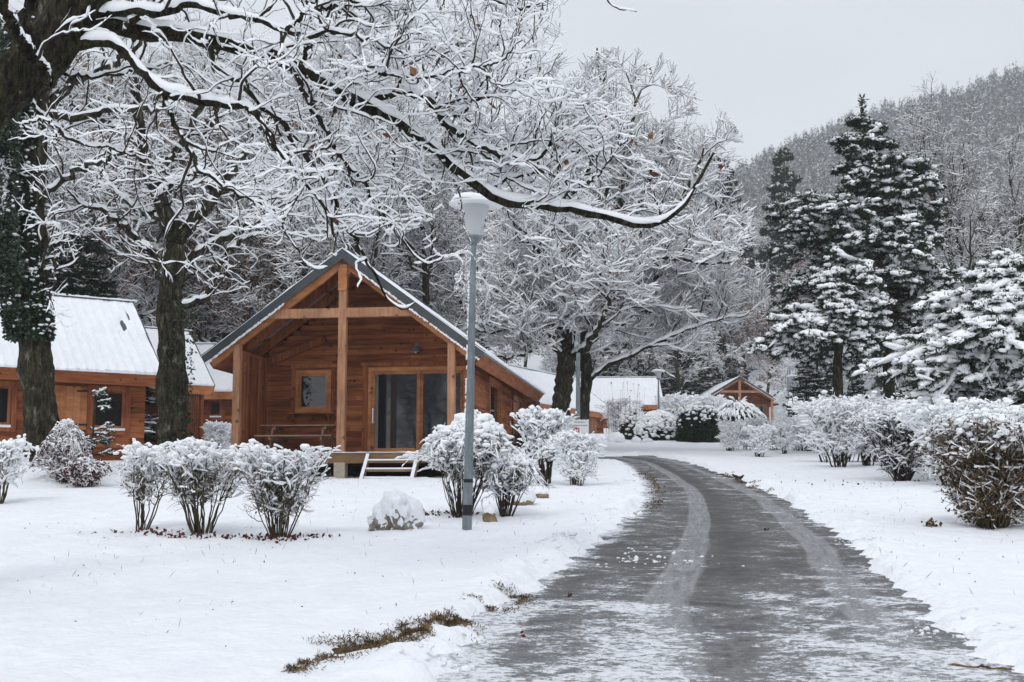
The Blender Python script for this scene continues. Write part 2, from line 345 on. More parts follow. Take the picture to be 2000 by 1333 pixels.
def road_mat():
    m = mat('wet_asphalt_with_slush', (.05, .05, .05), .6, .25); t = m.node_tree; b = t.nodes['Principled BSDF']; N = t.nodes.new; LK = t.links.new
    uvn = N('ShaderNodeUVMap'); uvn.uv_map = 'UVMap'; sx = N('ShaderNodeSeparateXYZ'); LK(uvn.outputs[0], sx.inputs[0])
    U, V = sx.outputs[0], sx.outputs[1]; tcn = N('ShaderNodeTexCoord'); OB = tcn.outputs['Object']
    def mth(op, a, b_=None, c_=None, cl=False):
        n = N('ShaderNodeMath'); n.operation = op; n.use_clamp = cl
        for i, q in enumerate((a, b_, c_)):
            if q is None: continue
            if isinstance(q, (int, float)): n.inputs[i].default_value = q
            else: LK(q, n.inputs[i])
        return n.outputs[0]
    def noi(sc, st=(1, 1, 1), det=6, ro=.6, co=OB, dist=0):
        mp_ = N('ShaderNodeMapping'); mp_.inputs['Scale'].default_value = st; LK(co, mp_.inputs[0])
        n = N('ShaderNodeTexNoise'); n.inputs['Scale'].default_value = sc; n.inputs['Detail'].default_value = det; n.inputs['Roughness'].default_value = ro
        n.inputs['Distortion'].default_value = dist; LK(mp_.outputs[0], n.inputs['Vector']); return n.outputs['Fac']
    def band(x, c, wd, soft):                       # 1 inside |x-c|<wd
        d = mth('ABSOLUTE', mth('SUBTRACT', x, c)); return mth('DIVIDE', mth('SUBTRACT', wd+soft, d), soft, cl=True)
    wob = mth('MULTIPLY', mth('SUBTRACT', noi(.25, (1, 1, 1), 2), .5), .10)
    Uw = mth('ADD', U, wob)
    near = mth('DIVIDE', mth('SUBTRACT', 19.0, V), 9.0, cl=True)     # thicker slush towards the entrance of the lane
    far = mth('SUBTRACT', 1.0, near)
    t1 = band(Uw, .39, .055, .014); t2 = band(Uw, .875, .05, .014)
    # slush density
    dens = mth('MULTIPLY_ADD', band(Uw, .15, .20, .16), mth('MULTIPLY_ADD', near, .045, .055), .010)
    dens = mth('ADD', dens, mth('MULTIPLY', band(Uw, .40, .12, .14), mth('MULTIPLY', near, .085)))
    dens = mth('ADD', dens, mth('MULTIPLY', band(Uw, .78, .12, .12), mth('MULTIPLY_ADD', near, .10, .05)))
    dens = mth('ADD', dens, mth('MULTIPLY', near, .035))
    dens = mth('ADD', dens, mth('MULTIPLY', mth('ADD', band(U, 1.02, .03, .09), band(U, -.03, .03, .09)), mth('MULTIPLY_ADD', near, .03, .06)))
    spk = noi(5, (1, 1.3, 1), 8, .8); big = noi(1.3, (1, 1.2, 1), 8, .66, dist=.8); fine = noi(6.5, (1, 1.5, 1), 10, .8); grit = noi(26, (1, 1, 1), 4, .7); clump = noi(24, (1, 1.3, 1), 6, .8)
    mixn = mth('ADD', mth('MULTIPLY', big, .36), mth('ADD', mth('MULTIPLY', fine, .36), mth('ADD', mth('MULTIPLY', clump, .28), mth('MULTIPLY', grit, .06))))
    val = mth('ADD', mixn, dens)
    mask = mth('DIVIDE', mth('SUBTRACT', val, .622), .03, cl=True)
    mott = noi(12, (1, 1.3, 1), 9, .8); mask = mth('MULTIPLY', mask, mth('MULTIPLY_ADD', mth('DIVIDE', mth('SUBTRACT', mott, .40), .07, cl=True), .58, .42))
    thin = mth('MULTIPLY', mth('DIVIDE', mth('SUBTRACT', val, .535), .09, cl=True), mth('MULTIPLY_ADD', near, .40, .25))
    streak = noi(5, (9, .22, 1), 6, .6, uvn.outputs[0])
    frost = mth('MULTIPLY', mth('MAXIMUM', t1, t2), mth('MULTIPLY_ADD', streak, 2.6, -.55), cl=True)
    frost = mth('MULTIPLY', frost, mth('DIVIDE', mth('SUBTRACT', grit, .30), .2, cl=True))
    asp = N('ShaderNodeValToRGB'); asp.color_ramp.elements[0].position = .3; asp.color_ramp.elements[0].color = (.020, .020, .020, 1)
    asp.color_ramp.elements[1].position = .72; asp.color_ramp.elements[1].color = (.10, .097, .094, 1); LK(noi(22, det=10, ro=.9), asp.inputs[0])
    def mixc(f, a, c):
        n = N('ShaderNodeMixRGB'); LK(f, n.inputs[0]) if not isinstance(f, float) else None
        LK(a, n.inputs[1]); n.inputs[2].default_value = (*c, 1); return n.outputs[0]
    sv = N('ShaderNodeVectorMath'); sv.operation = 'SCALE'; LK(asp.outputs[0], sv.inputs[0]); LK(mth('MULTIPLY_ADD', spk, 2.6, -.30), sv.inputs['Scale'])
    c = sv.outputs[0]
    c = mixc(mth('MULTIPLY', frost, .75, cl=True), c, (.36, .37, .385)); c = mixc(thin, c, (.40, .405, .41)); c = mixc(mask, c, (.80, .82, .86))
    LK(c, b.inputs['Base Color'])
    LK(mth('MULTIPLY_ADD', mask, .25, .62), b.inputs['Roughness'])
    bp = N('ShaderNodeBump'); bp.inputs['Strength'].default_value = .8; bp.inputs['Distance'].default_value = .025
    hgt = mth('ADD', mth('MULTIPLY', mask, mth('MULTIPLY_ADD', fine, 1., .3)), mth('MULTIPLY', grit, .22)); LK(hgt, bp.inputs['Height']); LK(bp.outputs[0], b.inputs['Normal'])
    return m
me.materials.clear(); me.materials.append(road_mat())
for p in me.polygons: p.use_smooth = True

def seg_dist(px, py, A):
    best = np.full(px.shape, 1e9)
    for i in range(len(A)-1):
        ax, ay = A[i, :2]; bx, by = A[i+1, :2]; dx, dy = bx-ax, by-ay; L2 = dx*dx+dy*dy+1e-12
        t = np.clip(((px-ax)*dx+(py-ay)*dy)/L2, 0, 1); best = np.minimum(best, np.hypot(px-ax-t*dx, py-ay-t*dy))
    return best
def inside(px, py, A):
    r = np.zeros(px.shape, bool); n = len(A)
    for i in range(n):
        x1, y1 = A[i, :2]; x2, y2 = A[(i+1) % n, :2]
        if y1 == y2: continue
        c = ((y1 > py) != (y2 > py)) & (px < (x2-x1)*(py-y1)/(y2-y1)+x1); r ^= c
    return r
REL = RL[::4]; RER = RR[::4]; POLY = np.concatenate([REL, RER[::-1]])
GRASS = [G(*p)[:2] for p in [(520, 1345), (600, 1300), (700, 1272), (780, 1262), (850, 1240), (930, 1205), (1010, 1168), (1090, 1132)]]
GRASS = np.array([[g[0], g[1]] for g in GRASS])
def snow_h(x, y):
    """thickness of the snow over the base"""
    x = np.asarray(x, float); y = np.asarray(y, float)
    d = np.full(x.shape, 5.); m = (np.abs(x) < 14) & (y < 50) & (y > -7)
    xm, ym = x[m], y[m]; dd = np.minimum(seg_dist(xm, ym, REL), seg_dist(xm, ym, RER)); dd = np.where(inside(xm, ym, POLY), -dd, dd); d[m] = dd
    nz = .16*vn(x, y, .8, 1)+.20*vn(x, y, .33, 2)+.16*vn(x, y, .13, 3)+.10*vn(x, y, .06, 31)
    edge = sst(-.04, .34, d+nz)
    lum = np.exp(-((d-.25)/.35)**2)
    h = -.03+edge*(.085+.05*vn(x, y, 2.2, 4)+.022*vn(x, y, .5, 5)+.022*vn(x, y, .17, 6)+.010*vn(x, y, .07, 30))
    h = h+lum*edge*np.maximum(vn(x, y, .6, 7)+.02, 0)*.20+lum*edge*(np.abs(vn(x, y, .12, 8))*.07+np.abs(vn(x, y, .055, 18))*.05)
    h = h+(.10*vn(x, y, 6., 9)+.06*vn(x, y, 1.4, 10)+.030*vn(x, y, .33, 21)+.018*vn(x, y, .11, 22))*sst(.3, 2., d)
    g = np.full(x.shape, 9.); mg = (np.abs(x) < 6) & (y < 14) & (y > 4); g[mg] = seg_dist(x[mg], y[mg], GRASS)
    gc_ = G(765, 1262); pk = .30+.9*np.exp(-(((x-gc_[0])/.36)**2+((y-gc_[1])/.5)**2)); h = h-np.exp(-(g/(.11+.07*pk))**2)*pk*np.clip(.07+.24*vn(x, y, .22, 12)+.24*vn(x, y, .6, 13)+.2*vn(x, y, .06, 3), 0, .10)
    return h
def gz(x, y): return float(base_z(x, y)+snow_h(np.array([x]), np.array([y]))[0])
def dense(a, b, st, lo, hi, gf=1.18):
    v = list(np.arange(a, b, st)); s = st
    while v[-1] < hi: s *= gf; v.append(v[-1]+s)
    s = st
    while v[0] > lo: s *= gf; v.insert(0, v[0]-s)
    return np.array(v)
gx = dense(-6, 7, .045, -420, 420); gy = np.r_[dense(5.6, 20, .055, -40, 20.01), 0]
gy = gy[:-1]; s_ = .06
gl = list(gy)
while gl[-1] < 420: s_ = min(s_*1.02, 6); gl.append(gl[-1]+s_)
gy = np.array(gl)
GX, GY = np.meshgrid(gx, gy); GZ = base_z(GX, GY)+snow_h(GX, GY)
acc = Acc(); nx = len(gx); ii = (np.arange(len(gy)-1)[:, None]*nx+np.arange(nx-1)[None]).ravel()
acc.add(np.stack([GX, GY, GZ], -1), np.stack([ii, ii+1, ii+nx+1, ii+nx], 1))
ground = acc.build('ground', [boxmat_ground()]); tag(ground, 'fresh snow covering the sloping lawns either side of the lane', 'ground', kind='structure')

# dead grass and leaves showing at the snow edge
rs = np.random.RandomState(3)
def scatter_line(pts, n, wd, seed):
    r = np.random.RandomState(seed); A = resample(np.c_[pts, np.zeros(len(pts))], 200)[:, :2]; i = r.randint(0, 200, n)
    q = A[i]+r.randn(n, 2)*wd; keep = vn(q[:, 0], q[:, 1], .35, 14)+.35*vn(q[:, 0], q[:, 1], .1, 3) > -.05; return q[keep]
def flat_leaves(name, pts2, L, Wd, m, label, seed, lift=.0, up=.5):
    r = np.random.RandomState(seed); z = base_z(pts2[:, 0], pts2[:, 1])+np.maximum(snow_h(pts2[:, 0], pts2[:, 1]), 0)+.004+lift
    a = Acc(); leaves(a, np.c_[pts2, z], L, Wd, r, np.array([0, 0, up]), .8); o = a.build(name, m, None, False); tag(o, label, 'ground cover', kind='stuff'); return o
gA = resample(np.c_[GRASS[:5], np.zeros(5)], 60)[:, :2]; gn = np.gradient(gA, axis=0); gn = nrm(np.stack([-gn[:, 1], gn[:, 0]], 1)); vv = np.linspace(-.17, .17, 9)
gp3 = gA[:, None]+gn[:, None]*vv[None, :, None]; gzv = base_z(gp3[..., 0], gp3[..., 1])+.012+.05*vn(gp3[..., 0], gp3[..., 1], .10, 2)+.02*vn(gp3[..., 0], gp3[..., 1], .4, 3)-.02*(np.abs(vv) > .15)-.12*inside(gp3[..., 0], gp3[..., 1], POLY); a = Acc(); k = (np.arange(59)[:, None]*9+np.arange(8)[None]).ravel()
a.add(np.concatenate([gp3, gzv[..., None]], -1), np.stack([k, k+1, k+10, k+9], 1)); tag(a.build('verge', M['soil']), 'strip of bare brown soil under the dead grass beside the lane', 'ground', kind='structure')
q = np.concatenate([scatter_line(GRASS[:-1], 20000, .085, 4), scatter_line(GRASS[1:5]+[.03, -.02], 9000, .13, 5)])
flat_leaves('dead_grass', q, .035, .003, M['litter'], 'brown dead grass and leaf litter showing along the ploughed snow edge at lower left', 5, up=.25)
q = np.concatenate([scatter_line(np.array([G(*p)[:2] for p in [(1400, 924), (1440, 938), (1500, 963)]]), 1600, .07, 6), scatter_line(np.array([G(*p)[:2] for p in [(1256, 925), (1285, 950), (1292, 975), (1270, 1000)]]), 1500, .09, 7)])
flat_leaves('leaf_litter', q, .04, .010, M['litter'], 'brown fallen leaves gathered along the asphalt edge where the lane bends', 8, up=.2)
q = np.concatenate([G(*p)[:2]+rs.randn(n, 2)*np.array(wd) for p, n, wd in [((390, 1052), 130, (.5, .12)), ((555, 1052), 130, (.33, .15)), ((290, 1045), 50, (.4, .1)), ((140, 940), 60, (.6, .3)), ((870, 1012), 80, (.3, .15)), ((1690, 955), 40, (.7, .7))]])
flat_leaves('wine_red_litter', q, .06, .02, M['leaf_red'], 'wine red fallen leaves lying under the clipped shrubs', 9, up=.15)
q = np.c_[rs.uniform(-7, 8, 700), rs.uniform(8.5, 32, 700)]; dq = inside(q[:, 0], q[:, 1], POLY)
flat_leaves('fallen_bits', q[~dq], .028, .006, M['twig'], 'tiny dark bits of bark and leaf fallen on the snow of the lawns', 12, up=.1)
q = np.c_[rs.uniform(-5, 6.5, 420), rs.uniform(9, 26, 420)]; dq = inside(q[:, 0], q[:, 1], POLY)
flat_leaves('grass_tips', q[~dq], .09, .0022, M['litter'], 'thin dry grass tips poking through the snow lawns', 10, up=1.8)
# clods of snow thrown on the lane and its verges
q = []; 
for (px, py, n, sd) in [(1000, 1112, 120, .16), (1090, 1072, 100, .15), (1205, 1003, 60, .2), (1690, 1062, 90, .15), (1675, 960, 60, .2), (860, 1310, 50, .12), (1860, 1240, 40, .2), (1250, 1090, 60, .4), (1640, 1010, 60, .25), (1230, 945, 40, .2)]:
    c = G(px, py)[:2]; q.append(c+rs.randn(n, 2)*sd)
q = np.concatenate(q); z = base_z(q[:, 0], q[:, 1])+np.maximum(snow_h(q[:, 0], q[:, 1]), 0)
a = Acc(); sz = np.abs(rs.randn(len(q)))*.011+.005; blobs(a, np.c_[q, z+.2*sz], sz, rs, .7, j=.15)
tag(a.build('snow_clods', M['snow']), 'small loose clods of snow scattered over the asphalt and its verges', 'snow', kind='stuff')

# ------------------------------------------------------------------ main cabin
def boards(mb, ax, lo, hi, z0, z1, d0, d1, rs, holes=(), pitch=.135, clip=None, mi=0):
    """horizontal boards along axis ax (0 = x, 1 = y); d0..d1 thickness on the other axis"""
    z = z0
    while z < z1-.01:
        zt = min(z+pitch-.007, z1); a, b = lo, hi
        if clip: a, b = clip(zt); a = max(a, lo); b = min(b, hi)
        if b-a > .1:
            segs = [(a, b)]
            for h0, h1, hz0, hz1 in holes:
                if zt > hz0 and z < hz1:
                    ns = []
                    for s0, s1 in segs:
                        if s0 < h0: ns.append((s0, min(s1, h0)))
                        if s1 > h1: ns.append((max(s0, h1), s1))
                    segs = ns
            for s0, s1 in segs:
                c = s0
                while c < s1-.02:
                    e_ = min(c+rs.uniform(.7, 2.6), s1)
                    if s1-e_ < .3: e_ = s1
                    if ax == 0: mb.box(c+.002, e_-.002, d0-rs.rand()*.003, d1, z, zt, mi)
                    else: mb.box(d0, d1+rs.rand()*.003, c+.002, e_-.002, z, zt, mi)
                    c = e_
        z += pitch
def frame_rect(mb, ax, a, b, z0, z1, w_, d0, d1):
    def bx(p, q, r, s): 
        if ax == 0: mb.box(p, q, d0, d1, r, s)
        else: mb.box(d0, d1, p, q, r, s)
    bx(a, a+w_, z0, z1); bx(b-w_, b, z0, z1); bx(a+w_, b-w_, z0, z0+w_); bx(a+w_, b-w_, z1-w_, z1)
CD = 32.0; yawC = -rad(8.1)
c0 = P(666, 885, CD)
SL = .74; RZ = 5.10; TX = 3.60; Y0 = -.18; Y1 = 12.6; YB = 2.1; WX = 2.93
def roof_z(x): return RZ-SL*abs(x)
def main_cabin():
    rs = np.random.RandomState(11)
    t = thing('timber_cabin', c0, yawC, 'large larch chalet with open gable porch and dark roof edge, behind the nearest street lamp', 'cabin')
    w1 = (-1.80, -.94, 1.21, 2.22)      # porch window opening
    dr = (.28, 2.66, 0.02, 2.24)      # glazed door opening
    m = MB(); clip = lambda z: (-(RZ-.35-z)/SL, (RZ-.35-z)/SL)
    boards(m, 0, -WX, WX, -.02, 4.7, YB, YB+.05, rs, [w1, dr], clip=clip)
    m.box(-WX, WX, YB+.051, YB+.10, -.3, 2.6)
    for k in range(14):
        z = 2.6+k*.15; a = (RZ-.45-z)/SL
        if a > .1: m.box(-min(a, WX), min(a, WX), YB+.051, YB+.10, z+.0005, z+.149)
    sw = [(YB+2.8, YB+4.9, .72, 2.2), (YB+7.7, YB+9.5, .72, 2.1)]
    boards(m, 1, YB+.12, 11.9, -.02, 2.60, WX-.05, WX, rs, sw)
    m.box(WX-.17, WX-.101, YB+.11, 11.9, -.4, 2.62)
    m.box(-WX, -WX+.1, YB+.11, 11.9, -.4, 2.62); m.box(-WX+.1, WX-.15, 11.8, 11.9, -.4, 2.6)
    for k in range(14):
        z = 2.6+k*.15; a = (RZ-.3-z)/SL
        if a > .1: m.box(-min(a, WX), min(a, WX), 11.8, 11.9, z+.0005, z+.149)
    m.go('wall', M['wood'], t)
    for bx_ in ((WX-.12, WX+.03, YB-.03, YB+.12, -.05, 2.7), (WX+.001, WX+.03, 11.75, 11.93, -.05, 2.6), (-WX-.03, -WX+.05, YB-.03, YB+.1, -.05, 2.6)): MB().box(*bx_).go('corner_trim', M['wood_v'], t)
    m = MB()
    m.box(dr[0]-.30, dr[0]-.16, YB-.035, YB-.004, 0, 2.36); m.box(dr[0]-.38, dr[1]+.1, YB-.04, YB-.004, 2.365, 2.46)
    m.box(w1[0]-.20, w1[1]+.24, YB-.04, YB-.004, 2.345, 2.44); m.box(w1[0]-.17, w1[0]-.07, YB-.035, YB-.004, 1.1, 2.34); m.box(w1[1]+.08, w1[1]+.17, YB-.035, YB-.004, .72, 2.34)
    m.go('opening_trim', M['wood_v'], t)
    # window of the porch
    m = MB(); frame_rect(m, 0, w1[0]-.06, w1[1]+.06, w1[2]-.06, w1[3]+.06, .085, YB-.03, YB+.07); frame_rect(m, 0, w1[0]+.027, w1[1]-.027, w1[2]+.027, w1[3]-.027, .07, YB-.012, YB+.06)
    wf = m.go('window', M['beam'], t); MB().box(w1[0]+.09, w1[1]-.09, YB+.02, YB+.03, w1[2]+.09, w1[3]-.09).go('pane', M['glass'], wf)
    m = MB(); m.box(w1[0]-.18, w1[1]+.20, YB-.30, YB-.042, 1.10, 1.135); m.beam((w1[0]-.05, YB-.27, 1.09), (w1[0]-.05, YB-.05, .83), .04, .05); m.beam((w1[1]+.05, YB-.27, 1.09), (w1[1]+.05, YB-.05, .83), .04, .05)
    m.go('window_shelf', M['wood_v'], t)
    # sliding glazed door
    m = MB(); a, b, z0, z1 = dr; frame_rect(m, 0, a-.15, b+.13, z0-.02, z1+.09, .10, YB-.03, YB+.07)
    frame_rect(m, 0, a-.045, (a+b)/2+.06, z0+.085, z1-.015, .085, YB-.02, YB+.035); frame_rect(m, 0, (a+b)/2+.065, b+.025, z0+.085, z1-.015, .075, YB+.0, YB+.05)
    d = m.go('glazed_door', M['beam'], t)
    MB().box(a+.04, (a+b)/2-.025, YB+.0, YB+.012, z0+.17, z1-.1).go('pane', M['glass'], d); MB().box((a+b)/2+.14, b-.05, YB+.02, YB+.03, z0+.16, z1-.09).go('pane', M['glass'], d)
    m = MB(); m.box(a+.46, a+.62, YB-.014, YB-.002, z0+.171, z1-.101); m.go('dark_mullion', M['curtain'], d)
    m = MB(); m.box(a-.02, a+.01, YB-.07, YB-.045, .85, 1.25); m.box(a-.02, a+.01, YB-.045, YB-.02, .87, .9); m.box(a-.02, a+.01, YB-.045, YB-.02, 1.2, 1.23); m.go('handle', M['white'], d)
    MB().box(-.12, -.0, YB-.03, YB-.004, .03, .11).go('socket_plate', M['concrete'], t)
    # side windows and shutter
    (ya, yb, za, zb), (yc, yd, zc, zd) = sw
    m = MB(); frame_rect(m, 1, ya-.10, yb+.10, za-.1, zb+.12, .12, WX-.10, WX+.03); frame_rect(m, 1, ya+.02, yb-.02, za+.02, zb, .08, WX-.09, WX-.03); f = m.go('window', M['beam'], t); MB().box(WX-.09, WX-.08, ya+.1, yb-.1, za+.1, zb-.08).go('pane', M['glass'], f)
    m = MB(); frame_rect(m, 1, yc-.08, yd+.08, zc-.1, zd+.1, .12, WX-.10, WX+.03); frame_rect(m, 1, yc+.95, yd-.04, zc+.02, zd-.02, .08, WX-.09, WX-.03); f = m.go('window', M['beam'], t); MB().box(WX-.09, WX-.08, yc+1.0, yd-.1, zc+.1, zd-.1).go('pane', M['glass'], f)
    m = MB()
    for k in range(6): m.box(WX+.032, WX+.06, yc-.35+k*.2, yc-.355+(k+1)*.2, zc-.05, zd+.05)
    s = m.go('shutter', M['post'], t)
    for z in (zc+.15, zd-.15): MB().box(WX+.0605, WX+.07, yc-.36, yc+.3, z, z+.04).go('hinge', M['black'], s)
    # deck, joists, steps, plinth
    m = MB()
    for k in range(15): m.box(-WX, WX, Y0+.1+k*.142, Y0+.1+k*.142+.136, -.04, -.001)
    m.box(-WX, WX, Y0+.06, Y0+.097, -.26, -.012); m.box(-WX, WX, YB-.1, YB-.05, -.24, -.042); 
    m.box(-WX+.02, WX-.02, 5, 5.1, -.35, -.06); m.go('deck', M['deck'], t)
    m = MB(); xs = np.linspace(-WX, WX, 60); rsn = np.random.RandomState(2)
    for k in range(59): m.box(xs[k], xs[k+1]+.004, Y0+.055-rsn.rand()*.012, Y0+.15+.04*rsn.rand(), -.0005, .012+.010*rsn.rand())
    m.go('deck_snow', M['snow'], t)
    MB().box(-WX+.1, WX-.1, 1.2, 11.7, -1.2, -.3).go('underfloor_shade', M['dark'], t)  # near-black block painted as the shade beneath the deck and floor
    for x, y in ((0, 0), (-2.7, 0), (2.77, 0)): MB().box(x-.14, x+.14, y-.14, y+.14, -.95, -.24).go('plinth', M['concrete'], t)
    MB().lathe([(.022, -.24), (.022, -.12)], 8).go('post_foot', M['galv'], t)
    # posts
    for x, zb_ in ((-2.72, 0.0), (0, -.13), (2.77, 0.0)):
        wd = .088; top = roof_z(x)-.38; m = MB()
        if x == 0: m.box(-.098, -.005, -.09, .09, zb_, top); m.box(.005, .098, -.09, .09, zb_, top); m.box(-.006, .006, -.08, .08, zb_+.002, top)
        else: m.box(x-wd, x+wd, -wd, wd, zb_, top+.02)
        m.go('post', M['post'], t)
    # rafters (three pairs), tie beam, purlins
    nL = np.array([-SL, 0, -1.])/math.hypot(SL, 1)
    def raf(m, y, th, dp, x_in=.0, x_out=TX-.06, drop=.0):
        for s in (-1, 1):
            a = np.array([s*x_in, y, roof_z(x_in)]); b = np.array([s*x_out, y, roof_z(x_out)])
            o = np.array([-s*SL, 0, -1.])/math.hypot(SL, 1)*(dp/2+.05+drop)
            ext = np.array([s, 0, -SL])/math.hypot(SL, 1)
            m.beam(a+o+ext*(dp*.35 if x_in == 0 else 0), b+o, dp, th, side=o)
    m = MB(); raf(m, 0.0, .11, .30); m.box(-.16, .16, .003, .05, roof_z(0)-.62, roof_z(0)-.2); m.go('front_rafter', M['beam'], t)
    m = MB(); raf(m, .95, .10, .24); m.go('rafter', M['wood_v'], t); m = MB(); raf(m, 1.98, .10, .24); m.go('rafter', M['wood_v'], t)
    m = MB()
    for xx in (.9, 1.75, 2.6):
        for s in (-1, 1):
            m.box(s*xx-.05, s*xx+.05, .06, 1.9, roof_z(xx)-.19, roof_z(xx)-.08)
    m.box(-.06, .06, .06, 2.05, RZ-.48, RZ-.26); m.go('purlin', M['wood_v'], t)
    m = MB(); m.box(-2.02, 1.98, -.085, -.057, 3.38, 3.61); m.box(-2.02, 1.98, .058, .09, 3.38, 3.61); m.go('tie_beam', M['post'], t)
    m = MB(); m.box(-.11, .11, -.12, -.087, 4.05, 4.62); m.box(-.07, .07, -.075, .075, 3.62, 4.0); m.go('king_post', M['beam'], t)
    m = MB(); m.beam((-1.05, 2.0, 3.1), (-2.6, 2.0, 2.5), .08, .2); m.go('brace', M['wood_v'], t)
    # lattice screen on the left of the porch
    m = MB()
    for k in range(31):
        y = .13+k*.062; m.box(-2.66, -2.62, y, y+.040, 0, 2.50)
    m.box(-2.70, -2.665, .11, 2.05, .3, .36); m.box(-2.70, -2.665, .11, 2.05, 1.4, 1.46); m.box(-2.70, -2.62, .11, 2.08, 2.505, 2.60); m.go('slatted_screen', M['wood_v'], t)
    # roof
    def slab(m, x0, x1, y0, y1, th, off, mi=0):
        for s in (-1, 1):
            a = np.array([s*x0, (y0+y1)/2, roof_z(x0)]); b = np.array([s*x1, (y0+y1)/2, roof_z(x1)]); o = np.array([s*SL, 0, 1.])/math.hypot(SL, 1)*off
            m.beam(a+o, b+o, th, y1-y0, mi, side=o)
    m = MB(); slab(m, 0.0, TX, Y0+.04, Y1, .05, -.024); m.go('roof_sheet', M['metal_grey'], t)
    m = MB()
    for s in (-1, 1):
        o = np.array([-s*SL, 0, -1.])/math.hypot(SL, 1)*.065
        m.beam(np.array([s*-.05, Y0+.015, roof_z(-.05)+.02])+o, np.array([s*(TX+.02), Y0+.015, roof_z(TX+.02)])+o, .21, .04, side=o)
    m.beam((0, Y0+.02, RZ+.03), (0, Y1, RZ+.03), .22, .03)
    m.go('barge_board', M['metal_dark'], t)
    m = MB()
    for s in (-1, 1):
        o = np.array([-s*SL, 0, -1.])/math.hypot(SL, 1); e_ = np.array([s, 0, -SL])/math.hypot(SL, 1)
        a = np.array([s*TX, Y0+.2, roof_z(TX)])+o*.21-e_*.03; b = a+np.array([0, Y1-Y0-.22, 0]); m.beam(a, b, .045, .33, side=e_)
        a2 = a-e_*.30+o*.14; m.beam(a2, a2+np.array([0, Y1-Y0-.22, 0]), .60, .025, side=e_)
    m.go('eave_fascia', M['wood'], t)
    # roof snow: ribbed slab with a toothed eave, thin ragged snow under the barge
    a = Acc(); ny = 260; nxs = 40; ys = np.linspace(Y0-.01, Y1+.03, ny); r_ = np.random.RandomState(8)
    for s in (-1, 1):
        xs = np.linspace(0, TX+.05, nxs); XX, YY = np.meshgrid(xs, ys)
        rib = (np.abs(((YY/.235) % 1)-.5)*2)**3
        th = .045+.012*rib+.03*vn(XX*3+7*s, YY, .7, 3)+.012*vn(XX, YY, .12, 5)
        th = np.where(YY < Y0+.02, .012+.02*np.abs(vn(XX, YY, .2, 6)), th)
        ex = XX+np.where(XX > TX, (.03*rib-.02), 0)
        top = np.stack([s*ex, YY, roof_z(ex)+.0+th*1.25], -1); bot = np.stack([s*(ex-.0), YY, roof_z(ex)+.004], -1)
        k = (np.arange(ny-1)[:, None]*nxs+np.arange(nxs-1)[None]).ravel(); f = np.stack([k, k+1, k+nxs+1, k+nxs], 1)
        a.add(top, f); n_ = a.n
        ring = np.r_[np.arange(nxs), np.arange(1, ny)*nxs+nxs-1, (ny-1)*nxs+np.arange(nxs-2, -1, -1)]
        V = np.concatenate([top.reshape(-1, 3)[ring], bot.reshape(-1, 3)[ring]]); q_ = np.arange(len(ring)-1); a.add(V, np.stack([q_, q_+1, q_+1+len(ring), q_+len(ring)], 1))
    a.build('roof_snow', M['snow'], t)
    for s in (-1, 1):
        a = Acc(); xs = r_.uniform(.5 if s > 0 else 1.6, TX, 330); o = .20/math.hypot(SL, 1)
        Pn = np.stack([s*(xs-SL*o*.9), np.full(330, Y0-.012), roof_z(xs)-o-.02-.03*r_.rand(330)], 1); blobs(a, Pn, .014+.014*r_.rand(330), r_, .8); a.build('barge_snow', M['snow'], t)
    # wall lamp
    lx, lz = 1.43, 2.86; m = MB(); m.lathe([(.03, lz), (.045, lz-.02), (.15, lz-.13), (.16, lz-.15)], 18, (lx, YB-.14, 0)); m.beam((lx, YB-.005, lz+.04), (lx, YB-.15, lz+.02), .03, .03); m.box(lx-.05, lx+.05, YB-.03, YB-.004, lz-.03, lz+.1)
    wl = m.go('wall_lamp', M['galv'], t); MB().lathe([(.0, lz-.19), (.04, lz-.17), (.045, lz-.12), (.02, lz-.06)], 12, (lx, YB-.14, 0)).go('bulb', M['frost'], wl)
    return t
cab = main_cabin()
mw = Matrix.Translation(Vector(c0)) @ Matrix.Rotation(yawC, 4, 'Z')
def CL(x, y, z): v = mw @ Vector((x, y, z)); return (v.x, v.y, v.z)
# steps: a thing leaning on the deck
def steps():
    t = thing('wooden_steps', CL(1.35, -.1, -.5), yawC, 'short wooden steps with snow on each tread leading up to the porch deck', 'steps')
    def sn_(m):
        sn = m.go('snow', M['snow'], t); md = sn.modifiers.new('b', 'BEVEL'); md.width = .012; md.segments = 2
    hs = .62; top = (.0, .50); bot = (-.66, -.26)
    for s in (-1, 1):
        m = MB(); a = (s*hs, top[0], top[1]-.11); b = (s*hs, bot[0]-.02, bot[1]+.0); m.beam(a, b, .06, .20); m.go('stringer', M['deck'], t)
        o = np.array([0, -.66, .62])/.9*.115; sn_(MB().beam(np.array(a)+o, np.array(b)+o*.98, .085, .03))
    for k in range(3):
        y = -.12-k*.19; z = .34-k*.215; MB().box(-hs+.032, hs-.032, y-.12, y+.08, z-.1, z-.045).go('tread', M['deck'], t)
        sn_(MB().box(-hs+.033, hs-.033, y-.125, y+.07, z-.0445, z-.005))
    return t
steps()
